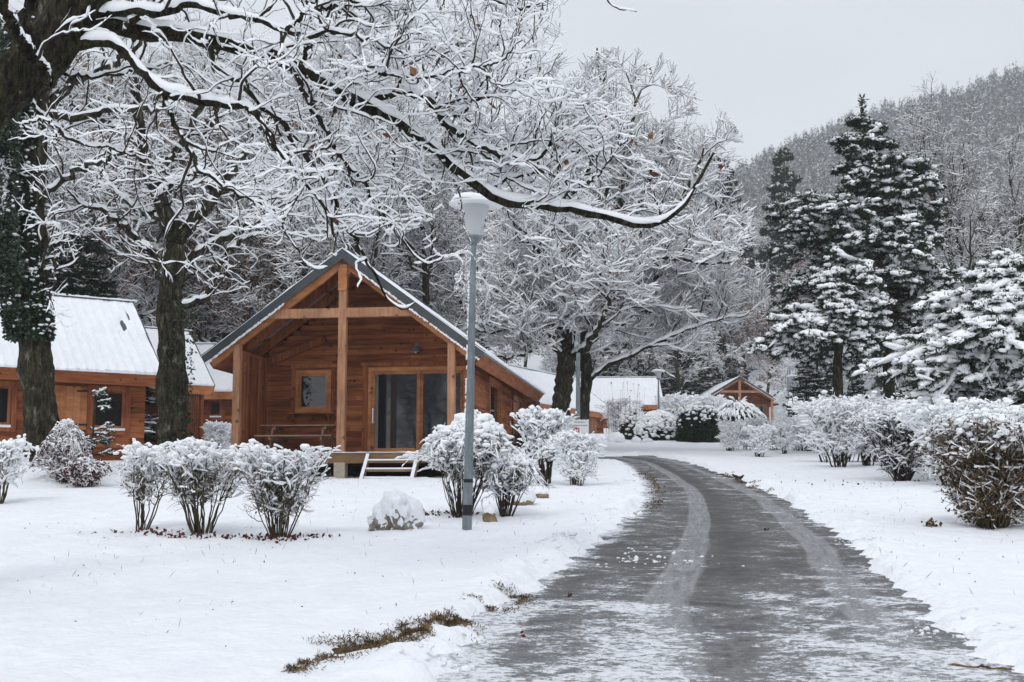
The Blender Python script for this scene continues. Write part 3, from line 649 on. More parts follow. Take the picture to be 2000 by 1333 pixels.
def table():
    t = thing('picnic_table', CL(-1.3, .85, 0), yawC+rad(3), 'grey wooden picnic table with bench seats under the porch window', 'table')
    for k in range(5): pass
    m = MB()
    for k in range(5): m.box(-.95, .95, -.36+k*.145, -.36+k*.145+.135, .70, .735)
    m.go('tabletop', M['table'], t)
    for s in (-1, 1):
        m = MB(); m.box(-.98, .98, s*.70-.13, s*.70-.005, .42, .455); m.box(-.98, .98, s*.70+.005, s*.70+.13, .42, .455); m.go('bench', M['table'], t)
    for x in (-.65, .65):
        for s in (-1, 1):
            m = MB(); m.beam((x, s*.25, .698), (x, s*.60, 0), .05, .09, side=(1, 0, 0)); m.go('leg', M['table'], t)
        m = MB(); m.box(x+.03, x+.08, -.80, .80, .34, .418); m.box(x+.03, x+.08, -.34, .34, .62, .698); m.go('crossbar', M['table'], t)
    return t
table()

# ------------------------------------------------------------------ eave-side cabins
def eave_cabin(P_eave_right, ang, L, half, rise, wallh, label, windows=(), shutters=(), screens=(), group=None, name='timber_cabin', ribs=.28, bare=False, vertical=False, overg=.35, seed=0, gable=True):
    """ridge runs along local -x from the origin (right end of the near eave); ang = azimuth of that direction from +Y"""
    rs = np.random.RandomState(seed); E = np.array(P_eave_right, float)
    t = thing(name, E, pi/2-ang, label, 'cabin', group)      # local +x = direction the ridge points (away), local +y = behind
    ov = .45; W = 2*half; wy = ov; zt = -.12+ov*rise/half
    m = MB(); z0 = -wallh
    holes = [(a, b, c-.0, d) for a, b, c, d in windows]
    x0, x1 = -L+overg, -overg
    if vertical:
        x = x0
        while x < x1-.02: m.box(x, min(x+.11, x1), wy-.03*rs.rand(), wy+.05, z0, zt); x += .117
    else: boards(m, 0, x0, x1, z0, zt, wy, wy+.05, rs, holes, pitch=.15)
    m.box(x0, x1, wy+.051, wy+.12, z0-.3, zt)
    m.box(x0, x0+.1, wy+.121, W-wy, z0, zt); m.box(x1-.1, x1, wy+.121, W-wy, z0, zt); m.box(x0+.101, x1-.101, W-wy-.1, W-wy, z0, zt)
    if gable:
        n = 18
        for k in range(n):
            f0 = k/n; yy0 = wy+(half-wy)*f0; dz = (rise-.15-zt)/n
            for xx in ((x0, x0+.1), (x1-.1, x1)): m.box(xx[0], xx[1], yy0, W-yy0, zt+k*dz+.0005, zt+(k+1)*dz)
    m.go('wall', M['wood_v'] if vertical else M['wood'], t)
    MB().box(x0+.2, x1-.2, wy+.5, W-wy-.2, z0-.9, z0-.0).go('underfloor_shade', M['dark'], t)  # solid near-black fill stands for the shade below the cabin
    for (a, b, c, d) in windows:
        m = MB(); frame_rect(m, 0, a-.15, b+.15, c-.15, d+.12, .15, wy-.05, wy+.06); frame_rect(m, 0, a+.005, b-.005, c+.005, d-.005, .09, wy-.02, wy+.05)
        f = m.go('window', M['wood_v'], t); MB().box(a+.09, b-.09, wy+.0, wy+.012, c+.09, d-.09).go('pane', M['glass'], f)
        MB().box(a-.0, b, wy-.09, wy-.051, c-.04, c+.03).go('sill', M['white'], f)
    for (a, b, c, d) in shutters:
        m = MB(); n = max(2, int((b-a)/.18)); wdt = (b-a)/n
        for k in range(n): m.box(a+k*wdt, a+(k+1)*wdt-.006, wy-.06, wy-.03, c, d)
        s = m.go('shutter', M['post'] if seed == 4 else M['beam'], t)
        for z in (c+.12, d-.16): MB().box(b-.3 if seed != 4 else a, b+.02 if seed != 4 else a+.45, wy-.068, wy-.0605, z, z+.05).go('hinge', M['black'], s)
    for (a, b, c, d) in screens:
        m = MB(); x = a
        while x < b: m.box(x, x+.05, .06, .10, c, d); x += .085
        m.box(b, b+.12, .02, .14, c, d); m.go('slatted_screen', M['wood_v'], t)
    m = MB(); m.box(-L, 0, -.04, .0, -.36, -.03); m.box(-L, 0, .0005, .5, -.20, -.17); m.go('eave_fascia', M['wood'] if not bare else M['beam'], t)
    nz = math.hypot(half, rise)
    m = MB(); m.beam((-L/2, 0, -.02), (-L/2, half+.02, rise-.0), L, .05, side=(1, 0, 0)); m.beam((-L/2, W, -.02), (-L/2, half-.02, rise-.0), L, .05, side=(1, 0, 0)); m.go('roof', M['metal_dark'], t)
    m = MB()
    for x in (-L-.012, .012): m.beam((x, -.02, -.04), (x, half, rise+.03), .03, .17, side=(1, 0, 0)); m.beam((x, W+.02, -.04), (x, half, rise+.03), .03, .17, side=(1, 0, 0))
    m.box(-L, 0, half-.1, half+.1, rise+.02, rise+.05); m.go('roof_trim', M['metal_dark'], t)
    a = Acc(); nx_ = int(L*22); ny_ = 26; xs = np.linspace(-L-.0, -.01, nx_); vs = np.linspace(-.012, .985, ny_)
    for s in (0, 1):
        XX, VV = np.meshgrid(xs, vs); rib = (np.abs(((XX/ribs) % 1)-.5)*2)**4
        wx_, wy_ = t.location[0], t.location[1]
        th = .075+.030*rib+.05*vn(XX+wx_, VV*half*1.3+seed, .9, 3)+.03*vn(XX+wx_, VV*half, .22, 4)
        if not bare:
            b_ = np.exp(-((XX+.55)/.55)**2-((VV-.72)/.25)**2); th = th-b_*.15*sst(.12, .4, vn(XX*3, VV*1.5, .25, 6)+.15*b_)
        yy = VV*half; th = np.where(VV > .955, th*.55+.03, th)
        yb = np.where(VV < 0, yy-.03*rib, yy); zz = VV*rise+th
        if s: yb = W-yb
        top = np.stack([XX, yb, zz], -1); bot = top.copy(); bot[..., 2] = VV*rise+.01
        k = (np.arange(ny_-1)[:, None]*nx_+np.arange(nx_-1)[None]).ravel(); a.add(top, np.stack([k, k+1, k+nx_+1, k+nx_], 1))
        ring = np.r_[np.arange(nx_), np.arange(1, ny_)*nx_+nx_-1, (ny_-1)*nx_+np.arange(nx_-2, -1, -1), np.arange(ny_-2, -1, -1)*nx_]
        V = np.concatenate([top.reshape(-1, 3)[ring], bot.reshape(-1, 3)[ring]]); q_ = np.arange(len(ring)-1); a.add(V, np.stack([q_, q_+1, q_+1+len(ring), q_+len(ring)], 1))
    a.build('roof_snow', M['snow'], t)
    m = MB()
    for x in np.linspace(-L, 0, nx_//3): m.box(x, x+L/(nx_//3)+.003, half-.13, half+.13, rise+.05, rise+.085+.05*rs.rand()*.5)
    m.go('ridge_snow', M['snow'], t)
    return t
# left cabin, seen along its eave
A1 = rad(56)
eave_cabin(P(318, 733, 38), A1, 13, 3.2, 2.55, 2.75, 'larch cabin with snowy ribbed roof at far left, behind the ivy-clad oak', windows=[(-1.9, -.95, -1.62, -.48), (-5.3, -4.15, -1.62, -.48)], shutters=[(-3.05, -2.06, -1.66, -.42)], seed=1)
eave_cabin(P(418, 754, 50), A1, 5.2, 3.1, 2.45, 2.6, 'small cabin with slatted porch screen, half hidden behind the mossy oak left of the chalet', screens=[(-1.9, -.5, -2.5, -.37)], seed=2, bare=True)
eave_cabin(P(560, 764, 56), rad(92), 6.0, 3.0, 2.4, 2.7, 'cabin with a tiny square window glimpsed left of the porch post', windows=[(-3.45, -2.95, -1.08, -.4)], seed=3, bare=True)
eave_cabin(P(1207, 811, 82), rad(27), 11.5, 3.2, 2.45, 1.95, 'cabin with vertical boards and a closed shutter, behind the two trunks of the big oak', shutters=[(-3.76, -2.57, -1.5, -.36)], seed=4, bare=True, overg=1.3)
eave_cabin(P(1297, 791, 100), rad(90), 8.6, 3.2, 2.4, 2.1, 'cabin with a broad white roof facing the lane, right of the big oak trunks', seed=5, bare=True)
eave_cabin(P(1420, 776, 135), rad(90), 9, 3.2, .9, 2.2, 'low grey roofed building far behind the small gable cabin', seed=6, bare=True)
sc_ = dup(cab, P(1446, 831, 107), rad(4), (.98, .8, .80), 'small distant larch cabin with open gable porch, beyond the bend of the lane')
#PART3
# ------------------------------------------------------------------ broadleaf trees
def rad_taper(M_, K, r0, r1, pw=1.): t = np.linspace(0, 1, K)[None]; return np.asarray(r0).reshape(-1, 1)*(1-t)**pw+np.asarray(r1)*(1-(1-t)**pw)+np.zeros((M_, 1))
def broadleaf(seed, trunk, limbs, levels, env=None, snow=(.012, .022), sides=(12, 7, 4, 3), ssides=(6, 5, 4), leafm=None, nleaf=0, K0=24, jit=.04, trunk_snow=True, leafL=.09, red=False, lump=.2, cull=None, lsn=1.5):
    """trunk, limbs: lists of (points, r0, r1); levels: (n from main, n from previous, length, K, wander, trop, r0max, r1)"""
    rs = np.random.RandomState(seed); A = {'trunk': Acc(), 'branches': Acc(), 'snow': Acc(), 'leaves': Acc()}
    mp_, mr_ = [], []
    for lst, key in ((trunk, 'trunk'), (limbs, 'trunk')):
        for pts, r0, r1 in lst:
            q = resample(pts, K0, rs, jit if lst is limbs else jit*.5)[None]; r = rad_taper(1, K0, [r0], r1, .8)*(1+.07*rs.randn(1, K0))
            if lst is trunk and len(trunk): 
                tt = np.linspace(0, 1, K0); r = r*(1+.45*np.exp(-tt/.05))[None] if lst is trunk else r
            if lst is trunk:
                Kt, ns = 110, 40; qt = resample(q[0], Kt); rt = np.interp(np.linspace(0, 1, Kt), np.linspace(0, 1, K0), r[0]); T_ = nrm(np.gradient(qt, axis=0)); Sx = np.array([1, .1, 0.])-T_*(T_@np.array([1, .1, 0.]))[:, None]; Sx = nrm(Sx); Ux = np.cross(Sx, T_); Sx, Ux = Sx[None], Ux[None]; aa = np.arange(ns)/ns*2*pi
                dd = np.r_[0, np.cumsum(np.linalg.norm(np.diff(qt, axis=0), axis=1))]; gu, gv = np.meshgrid(aa*r0*1., dd); per = np.cos(gu/r0)*r0
                nn = .16*vn(per*2, gv*.7+np.sin(gu/r0)*r0, .5, seed)+.12*vn(np.cos(gu/r0)*r0*3, gv+np.sin(gu/r0)*3*r0, .16, 3)+.07*vn(gu, gv*.5, .04, 5); rt2 = rt[:, None]*(1+nn)
                A[key].add(qt[:, None]+rt2[..., None]*(np.cos(aa)[None, :, None]*Sx[0][:, None]+np.sin(aa)[None, :, None]*Ux[0][:, None]), ring_faces(1, Kt, ns))
            else: tubes(A[key], q, r, sides[0] if r0 > .1 else 9)
            if lst is limbs or trunk_snow: 
                qq = resample(q[0], 60)[None]; rr = np.interp(np.linspace(0, 1, 60), np.linspace(0, 1, K0), r[0])[None]
                tp_ = np.clip((rr-.008)/.03, 0, 1); snow_tubes(A['snow'], qq, rr, 8, snow[0]*(1+.3*tp_), snow[1]*(1+(lsn-1)*tp_), rs, gap=.02, lump=.13)
            if lst is limbs: mp_.append(q[0]); mr_.append(r[0])
    main = (np.stack(mp_), np.stack(mr_)); prev = None; pool = [main]
    for li, (nm, npv, L, K, wan, trop, rmax, r1) in enumerate(levels):
        S_, D_, r_, l_ = [], [], [], []
        for src, n, isprev in ((main, nm, False), (prev, npv, True)):
            if src is None or n == 0: continue
            s, d, rr, t = kids(src[0], src[1], n, .12 if isprev else .08, 1., rad(28), rad(68), rs, up=.25)
            S_.append(s); D_.append(d); r_.append(rr); l_.append(L*(1.15-.55*t)*rs.uniform(.5, 1.25, len(t)))
        if not S_: continue
        S_ = np.concatenate(S_); D_ = np.concatenate(D_); r_ = np.concatenate(r_); l_ = np.concatenate(l_)
        Pt = grow(S_, D_, l_, K, wan, trop, rs, env)
        if cull is not None: ok_ = ~cull(Pt, rs); Pt = Pt[ok_]; S_ = S_[ok_]; r_ = r_[ok_]
        R = rad_taper(len(S_), K, np.clip(np.minimum(r_*.75, rmax), r1, None), r1)
        tubes(A['branches'], Pt, R, sides[min(li+1, 3)])
        snow_tubes(A['snow'], Pt, R, ssides[min(li, 2)], snow[0]*(1 if li < 2 else .9), snow[1]*(1 if li < 2 else .85), rs, gap=.06, lump=lump)
        prev = (Pt, R)
    if nleaf:
        Pt = prev[0]; i = rs.randint(0, len(Pt), nleaf); k = rs.randint(1, Pt.shape[1], nleaf); leaves(A['leaves'], Pt[i, k], leafL, leafL*.3, rs, np.array([0, 0, -.6]))
    return A, leafm
def mk_tree(name, loc, AL, label, group=None, bark='bark', twig='twig', rz=0, cat='tree'):
    A, leafm = AL; t = thing(name, loc, rz, label, cat, group)
    A['trunk'].build('trunk', M[bark], t); A['branches'].build('branches', M[twig], t); A['snow'].build('snow', M['snow_twig'], t)
    if A['leaves'].V: A['leaves'].build('leaves', M[leafm], t, False)
    return t
def px_path(pts, Y0_, Y1_=None, org=None):
    n = len(pts); Y1_ = Y0_ if Y1_ is None else Y1_
    o = [P(p[0], p[1], p[2] if len(p) > 2 else Y0_+(Y1_-Y0_)*i/max(n-1, 1)) for i, p in enumerate(pts)]
    return np.array(o)-(0 if org is None else np.array(org))

# --- near oak whose limbs cross the top of the view
O = np.array([-4.75, 9.6, .6])
lim = [
 ([(150, 60), (200, 48), (260, 56), (340, 70), (420, 80), (470, 90), (530, 110), (590, 140), (640, 168), (700, 205), (750, 222), (800, 255), (850, 288), (890, 340), (950, 380), (1000, 395), (1089, 404), (1173, 420), (1230, 440), (1278, 444), (1330, 415), (1362, 368), (1377, 326), (1390, 300)], 11, 12.5, .125, .016),
 ([(700, 205), (725, 192), (780, 182), (820, 188), (850, 200), (862, 228), (890, 262), (936, 286), (994, 308), (1036, 314), (1062, 302), (1082, 262), (1092, 225)], 11.7, 11.9, .062, .012),
 ([(820, 188), (860, 225), (900, 225), (920, 200), (936, 192), (984, 184), (1010, 158), (1040, 150)], 11.8, 11.5, .035, .008),
 ([(690, 105), (715, 140), (750, 145), (825, 152), (875, 145), (935, 132), (980, 120), (1020, 75)], 11.2, 11.0, .035, .008),
 ([(150, 90), (215, 78), (260, 120), (300, 165), (330, 185), (380, 200), (450, 205), (490, 212), (510, 226), (530, 265), (550, 305), (590, 350), (615, 380), (640, 410), (660, 470), (650, 500)], 11, 10.4, .075, .009),
 ([(318, 180), (325, 212), (345, 245), (370, 295), (395, 335), (435, 362), (480, 388), (520, 400), (550, 430), (600, 520), (640, 525)], 10.9, 10.6, .038, .006),
 ([(400, 85), (430, 140), (470, 160), (500, 200), (530, 220), (555, 240), (575, 280), (600, 310), (630, 345), (655, 395), (675, 440), (700, 475), (718, 520), (735, 550), (748, 580), (780, 605), (800, 600), (812, 590)], 11.2, 10.8, .050, .007),
 ([(570, 135), (590, 180), (605, 205), (630, 240), (650, 280), (670, 310), (700, 345), (730, 385), (760, 430), (785, 470), (820, 508), (850, 520), (868, 500)], 11.4, 11.2, .042, .007),
 ([(600, 150), (615, 215), (640, 260), (655, 320), (690, 350), (700, 400)], 11.4, 12, .024, .005),
 ([(780, 250), (765, 300), (770, 350), (800, 400), (830, 450), (850, 490)], 11.9, 11.6, .018, .004),
 ([(880, 330), (900, 390), (905, 440), (925, 480)], 12, 11.7, .014, .004),
 ([(850, 285), (900, 310), (960, 340), (1020, 360), (1060, 345)], 12, 12.3, .020, .006),
 ([(950, 380), (990, 350), (1060, 330), (1100, 300), (1150, 290), (1180, 270), (1220, 230)], 12, 12.6, .032, .008),
 ([(1089, 404), (1105, 380), (1140, 365), (1180, 330), (1200, 300), (1225, 270)], 12.2, 12, .026, .008),
 ([(170, 35), (240, 22), (300, 28), (340, 20), (365, 5), (420, 25), (475, 32), (525, 48), (555, 66), (600, 70), (660, 60), (720, 78), (780, 100)], 11, 10.6, .060, .012),
 ([(240, 60), (290, 20), (310, -40), (380, -120)], 11, 11, .05, .02),
 ([(560, 60), (600, 25), (675, 5), (740, 10), (800, -20)], 10.6, 10.8, .032, .012),
 ([(585, 130), (610, 80), (675, 62), (720, 80), (790, 110), (850, 90), (900, 60)], 11.4, 12, .034, .010),
 ([(470, -30), (560, -10), (640, 20), (720, 40), (800, 60), (880, 85), (960, 95), (1020, 60)], 12.6, 12.2, .045, .010),
 ([(300, -60), (480, -80), (660, -70), (860, -40), (960, 0), (1020, 20), (1060, 5)], 11.5, 12.0, .06, .012),
 ([(900, -60), (1000, -40), (1100, -25), (1180, -10), (1195, 15), (1215, 22), (1240, 18)], 12, 12, .03, .006),
 ([(60, 200), (100, 240), (140, 275), (215, 288), (245, 300), (280, 312), (330, 330)], 11, 12, .028, .006),
 ([(215, 288), (205, 330), (190, 350), (180, 395), (160, 420)], 11.4, 11.2, .016, .004),
 ([(40, 250), (75, 232), (100, 238), (112, 265), (98, 292)], 10.8, 10.5, .016, .008),
 ([(100, 140), (180, 150), (240, 145), (300, 130), (360, 120), (420, 160)], 11.3, 12.5, .03, .008),
 ([(100, 160), (60, 100), (50, 40), (70, -30), (100, -100)], 10.6, 10.2, .09, .04),
 ([(60, 120), (20, 40), (-20, -50), (-40, -140)], 10.2, 9.6, .08, .04),
 ([(240, -200), (160, -300), (60, -450), (40, -620)], 11, 11, .25, .05), ([(240, -200), (400, -330), (600, -420), (800, -520)], 11, 12, .2, .04),
]
limbs = [(px_path(p, a, b, O), r0*.63, r1*.7) for p, a, b, r0, r1 in lim]
def proj(Q):
    d = Q[..., 1]*cp+(Q[..., 2]-EYE)*sp_; return 1000+F*Q[..., 0]/d, 666.5-F*(-Q[..., 1]*sp_+(Q[..., 2]-EYE)*cp)/d
def cull_near(Pt, rs):          # keeps the air clear round the lamp head and in front of the gable, as the tree has grown
    x, y = proj(Pt+O); a_ = ((x > 868) & (x < 995) & (y > 372) & (y < 475)).any(1) & (rs.rand(len(x)) < .93)
    b_ = ((x > 500) & (x < 900) & (y > 505)).any(1) & (rs.rand(len(x)) < .82); c_ = ((y < 130) & (x > 1110)).any(1) | ((x > 1260) & (y < 300)).any(1)
    g_ = (x < 330).any(1) & (rs.rand(len(x)) < .5) | ((x < 420) & (y > 230)).any(1) & (rs.rand(len(x)) < .55) | (x < 150).any(1) & (rs.rand(len(x)) < .7)
    e_ = g_ | (y > 610).any(1); f_ = (y > 470).any(1) & (rs.rand(len(x)) < .5); return a_ | b_ | c_ | e_ | f_
tk = [(np.array([np.array([0, 0, -.3]), P(-330, 900, 9.8)-O, P(-310, 650, 10.2)-O, P(-240, 430, 10.6)-O, P(-130, 290, 10.8)-O, P(-30, 205, 10.9)-O, P(60, 130, 11)-O, P(135, 45, 11)-O, P(190, -60, 11)-O, P(240, -200, 11)-O]), .33, .19)]
near = broadleaf(21, tk, limbs, [(12, 0, .95, 22, .18, (0, 0, .012), .015, .0042), (4, 5, .55, 16, .19, (0, 0, .014), .008, .0030), (2, 3, .26, 9, .2, (0, 0, .02), .0045, .0020)],
                 snow=(.0065, .0108), nleaf=26, leafm='leaf_brown', jit=.012, K0=44, leafL=.1, cull=cull_near, lsn=3.6)
rl = np.random.RandomState(9)
for px_, py_ in ((1188, 222), (1105, 312), (1408, 322), (1052, 128), (1268, 258), (1236, 272), (560, 88), (712, 262)): leaves(near[0]['leaves'], np.repeat([P(px_, py_, 12.1)-O], 3, 0)+rl.randn(3, 3)*.012, .07, .028, rl, np.array([.1, 0, -1.2]), .5)
mk_tree('oak_tree', O, near, 'massive snowy oak leaning in from the left edge, long limbs stretched over lawn and lamp', bark='bark_near', cat='tree')

# --- the oak with ivy
O = np.array(P(95, 935, 27)); O[2] = gz(O[0], O[1])-.1
tk = [(px_path([(98, 945), (84, 860), (76, 780), (70, 700), (66, 620), (62, 560), (58, 470), (60, 380), (62, 300), (66, 200), (86, 90), (100, -40)], 27, 27, O), .39, .23)]
lim = [([(60, 330), (20, 250), (-30, 180), (-80, 60)], 27, 26, .15, .04), ([(64, 250), (110, 190), (160, 150), (230, 120), (300, 60)], 27, 28.5, .14, .03), ([(66, 200), (130, 120), (200, 20), (260, -80)], 27, 27.5, .14, .04),
       ([(62, 420), (110, 360), (150, 330), (200, 320), (260, 290)], 27, 25.5, .08, .02), ([(86, 90), (60, 0), (40, -120)], 27, 27, .15, .05), ([(60, 560), (95, 530), (110, 500), (125, 480)], 27, 26.6, .07, .02),
       ([(64, 220), (150, 230), (220, 210), (300, 220), (380, 180)], 27, 29, .10, .02), ([(100, -40), (200, -160), (320, -260)], 27, 28, .18, .05), ([(100, -40), (20, -180), (-60, -300)], 27, 26, .18, .05)]
A = broadleaf(31, tk, [(px_path(p, a, b, O), r0, r1) for p, a, b, r0, r1 in lim], [(5, 0, 2.0, 18, .19, (0, 0, .02), .026, .007), (3, 4, 1.0, 12, .2, (0, 0, .02), .011, .004), (2, 4, .5, 7, .2, 0, .006, .003)], snow=(.011, .018))
ivy_oak = mk_tree('oak_tree', O, A, 'thick old oak cloaked in dark ivy at the left edge, bushes at its foot')
rs = np.random.RandomState(4); n = 52000; zz = rs.uniform(2.6, 9.3, n)**1.0; tr = resample(tk[0][0], 60); ii = np.clip(np.searchsorted(tr[:, 2], zz), 0, 59); cxy = tr[ii]
ang = rs.uniform(0, 2*pi, n); rr_ = .36+.62*np.abs(rs.randn(n))*np.clip((zz-2.6)/2.5, .1, 1)*(np.cos(ang-pi) > -.3)+.06
q = np.c_[cxy[:, 0]-.22*np.clip((zz-3)/2, 0, 1)+rr_*np.cos(ang)*1.0, cxy[:, 1]-.1+rr_*np.sin(ang)*.8, zz]
keep = vn(q[:, 0]*2+q[:, 1], q[:, 2], .5, 3) > -.22; q = q[keep]
a = Acc(); leaves(a, q, .085, .032, rs, np.array([0, 0, -.5])); a.build('ivy', M['ivy'], ivy_oak, False)
sel = q[rs.rand(len(q)) < .022]; a = Acc(); blobs(a, sel+[0, 0, .03], .022+.035*rs.rand(len(sel)), rs, .6); a.build('ivy_snow', M['snow_twig'], ivy_oak)

# --- mossy oak in front of the left cabins
O = np.array(P(335, 905, 30)); O[2] = gz(O[0], O[1])-.1
tk = [(px_path([(334, 915), (334, 860), (336, 780), (338, 700), (333, 640), (334, 580), (340, 520), (343, 480)], 30, 30, O), .36, .25)]
lim = [([(343, 485), (335, 440), (310, 390), (295, 340), (280, 290), (272, 240), (258, 160), (262, 60), (240, -60)], 30, 30, .20, .04), ([(343, 485), (370, 450), (392, 410), (420, 385), (450, 350), (470, 300), (500, 260), (540, 220)], 30, 31, .17, .03),
       ([(336, 590), (318, 540), (290, 490), (250, 450), (205, 415), (165, 400), (130, 380)], 30, 29, .12, .02), ([(350, 600), (390, 590), (420, 560), (440, 500), (470, 470), (520, 450)], 30, 31, .10, .02),
       ([(340, 540), (385, 500), (420, 470), (470, 450), (530, 400), (590, 380)], 30, 31.5, .13, .02), ([(300, 350), (340, 300), (380, 240), (400, 160), (440, 60)], 30, 31, .10, .03), ([(280, 290), (230, 250), (180, 230), (130, 200)], 30, 29, .08, .02),
       ([(420, 385), (400, 330), (410, 260), (430, 180), (420, 80)], 30.5, 31, .09, .02), ([(310, 390), (350, 350), (400, 330)], 30, 28, .07, .02), ([(335, 470), (300, 420), (250, 400), (200, 340), (150, 320)], 30, 32, .09, .02)]
A = broadleaf(32, tk, [(px_path(p, a, b, O), r0, r1) for p, a, b, r0, r1 in lim], [(6, 0, 2.3, 18, .19, (0, 0, .02), .028, .007), (4, 4, 1.1, 12, .2, (0, 0, .02), .012, .004), (3, 4, .55, 7, .2, 0, .006, .003)], snow=(.012, .019), lsn=2.2)
mo = mk_tree('oak_tree', O, A, 'forked mossy oak standing between the left cabins and the gable chalet')
q = np.c_[rs.uniform(-.42, .42, 2600), rs.uniform(-.45, .35, 2600), rs.uniform(.5, 4.2, 2600)]; d = np.hypot(q[:, 0], q[:, 1]); q = q[(d > .33) & (d < .46) & (q[:, 0] > -.1)]
a = Acc(); leaves(a, q, .08, .03, rs, np.array([0, 0, -.4])); a.build('ivy', M['ivy'], mo, False)

# --- big oak right of the chalet
O = np.array(P(1112, 880, 47)); O[2] = gz(O[0], O[1])-.1
tk = [(px_path([(1092, 900), (1092, 840), (1098, 780), (1104, 730), (1108, 690)], 46.6, 47, O), .33, .29), (px_path([(1137, 900), (1137, 840), (1138, 790), (1146, 740), (1140, 700), (1146, 650)], 47.4, 47.5, O), .24, .22)]
lim = [([(1106, 700), (1085, 650), (1055, 610), (1010, 590), (960, 565), (930, 520)], 47, 46, .17, .03), ([(1108, 690), (1114, 600), (1120, 500), (1135, 400), (1165, 280), (1178, 180), (1165, 95)], 47, 47.5, .26, .03),
       ([(1106, 690), (1085, 570), (1060, 480), (1048, 380), (1030, 280), (1010, 210)], 47, 48, .2, .03), ([(1100, 690), (1060, 640), (1000, 640), (950, 650), (920, 640)], 47, 45, .12, .03),
       ([(1146, 650), (1175, 590), (1200, 520), (1232, 440), (1262, 370), (1288, 300), (1298, 235)], 47.5, 48, .22, .03), ([(1148, 655), (1200, 612), (1260, 572), (1310, 530), (1350, 480), (1400, 430), (1435, 385)], 47.5, 48, .2, .03),
       ([(1145, 750), (1170, 722), (1210, 705), (1270, 675), (1340, 645), (1400, 625), (1460, 615)], 47.5, 46, .09, .02), ([(1146, 740), (1190, 715), (1230, 690), (1270, 640), (1300, 600)], 47.5, 50, .08, .02),
       ([(1150, 640), (1180, 520), (1205, 420), (1225, 320), (1240, 210), (1255, 170)], 47.5, 46.5, .2, .03), ([(1120, 600), (1095, 480), (1090, 380), (1085, 260), (1070, 160)], 47, 45.5, .15, .03),
       ([(1150, 640), (1190, 570), (1250, 500), (1310, 430), (1350, 360), (1380, 290)], 47.5, 45, .16, .03), ([(1108, 690), (1070, 600), (1010, 530), (970, 450), (950, 380)], 47, 49.5, .15, .03),
       ([(1110, 680), (1130, 560), (1150, 450), (1200, 350), (1210, 250)], 47, 51, .16, .03), ([(1110, 680), (1110, 580), (1060, 500), (1020, 450), (990, 400)], 47, 43.5, .14, .03), ([(1148, 650), (1170, 600), (1240, 540), (1290, 500), (1400, 520), (1450, 500)], 47.5, 43.5, .15, .03),
       ([(1148, 650), (1200, 640), (1250, 610), (1320, 600), (1400, 570), (1480, 540)], 47.5, 49.5, .13, .03), ([(1120, 700), (1160, 660), (1190, 600), (1180, 520)], 47, 43, .13, .03), ([(1104, 700), (1060, 665), (1030, 690), (990, 700), (950, 690)], 47, 44.5, .10, .03)]
px_m = 53.6; ce = P(1200, 430, 47)-O
env = [(ce, (5.35, 5.5, 6.4)), (P(1280, 560, 47)-O, (4.2, 4.5, 2.6)), (P(1010, 560, 47)-O, (2.1, 3.5, 2.8))]
def cull_mid(Pt, rs):
    x, y = proj(Pt+O); return ((y > 690) & (x > 1160)).any(1) | (y > 735).any(1)
A = broadleaf(33, tk, [(px_path(p, a, b, O), r0, r1) for p, a, b, r0, r1 in lim], [(12, 0, 3.0, 14, .17, (0, 0, .06), .05, .012), (8, 9, 1.5, 10, .15, (0, 0, .06), .018, .007), (10, 11, .75, 6, .12, (0, 0, .06), .009, .004)], env=env, snow=(.025, .042), nleaf=1500, leafm='leaf_brown', sides=(12, 5, 3, 3), ssides=(5, 4, 3), leafL=.12, cull=cull_mid)
mk_tree('oak_tree', O, A, 'broad twin-trunked oak white with snow, right of the chalet beside the sign post')

# --- background broadleaf kinds
def generic(seed, H, spread, nl=9, th=.3, up=.05, twig=(.024, .036), n3=7, snowy=True, lean=0., leafm=None, nleaf=0, a0=25, a1=60):
    rs = np.random.RandomState(seed); K = 12
    tp = grow(np.zeros((1, 3)), np.array([[lean, 0, 1.]]), [H*.8], K, .04, (0, 0, .02), rs)[0]
    st, D, r, t = kids(tp[None], np.full((1, K), th), nl, .28, .98, rad(a0), rad(a1), rs)
    Pt = grow(st, D, spread*(1.1-.5*t)*rs.uniform(.8, 1.2, len(t)), 12, .13, (0, 0, up), rs)
    limbs = [(Pt[i], th*.5*(1.1-t[i]*.7), .02) for i in range(nl)]
    return broadleaf(seed+50, [(tp, th, .03)], limbs, [(9, 0, spread*.38, 10, .2, (0, 0, up), .04, .012), (5, 7, spread*.19, 7, .2, (0, 0, up*.6), .02, .010), (3, n3, spread*.09, 5, .18, 0, .012, .008)],
                     snow=twig, sides=(8, 4, 3, 3), ssides=(4, 3, 3), K0=14, jit=.08, leafm=leafm, nleaf=nleaf, leafL=.16)
kinds = [
 ('a', generic(41, 17, 8.0, 10, .30, .04), 'twig'),
 ('b', generic(42, 15, 7.0, 10, .26, .03, leafm='leaf_brown', nleaf=15000), "twig_red"),
 ('c', generic(43, 19, 8.0, 9, .26, .11, twig=(.012, .018), a0=15, a1=38), 'twig'),
 ('d', generic(44, 13, 6.5, 11, .22, .0, twig=(.038, .048)), 'twig')]
BGL = {'a': 'snow-covered woodland tree in the dense wood behind the cabins', 'b': 'snowy tree still holding rust brown leaves in the wood', 'c': 'slender bare tree with upswept branches rising out of the wood', 'd': 'low spreading tree with drooping snowy twigs at the wood edge'}
protos = {}
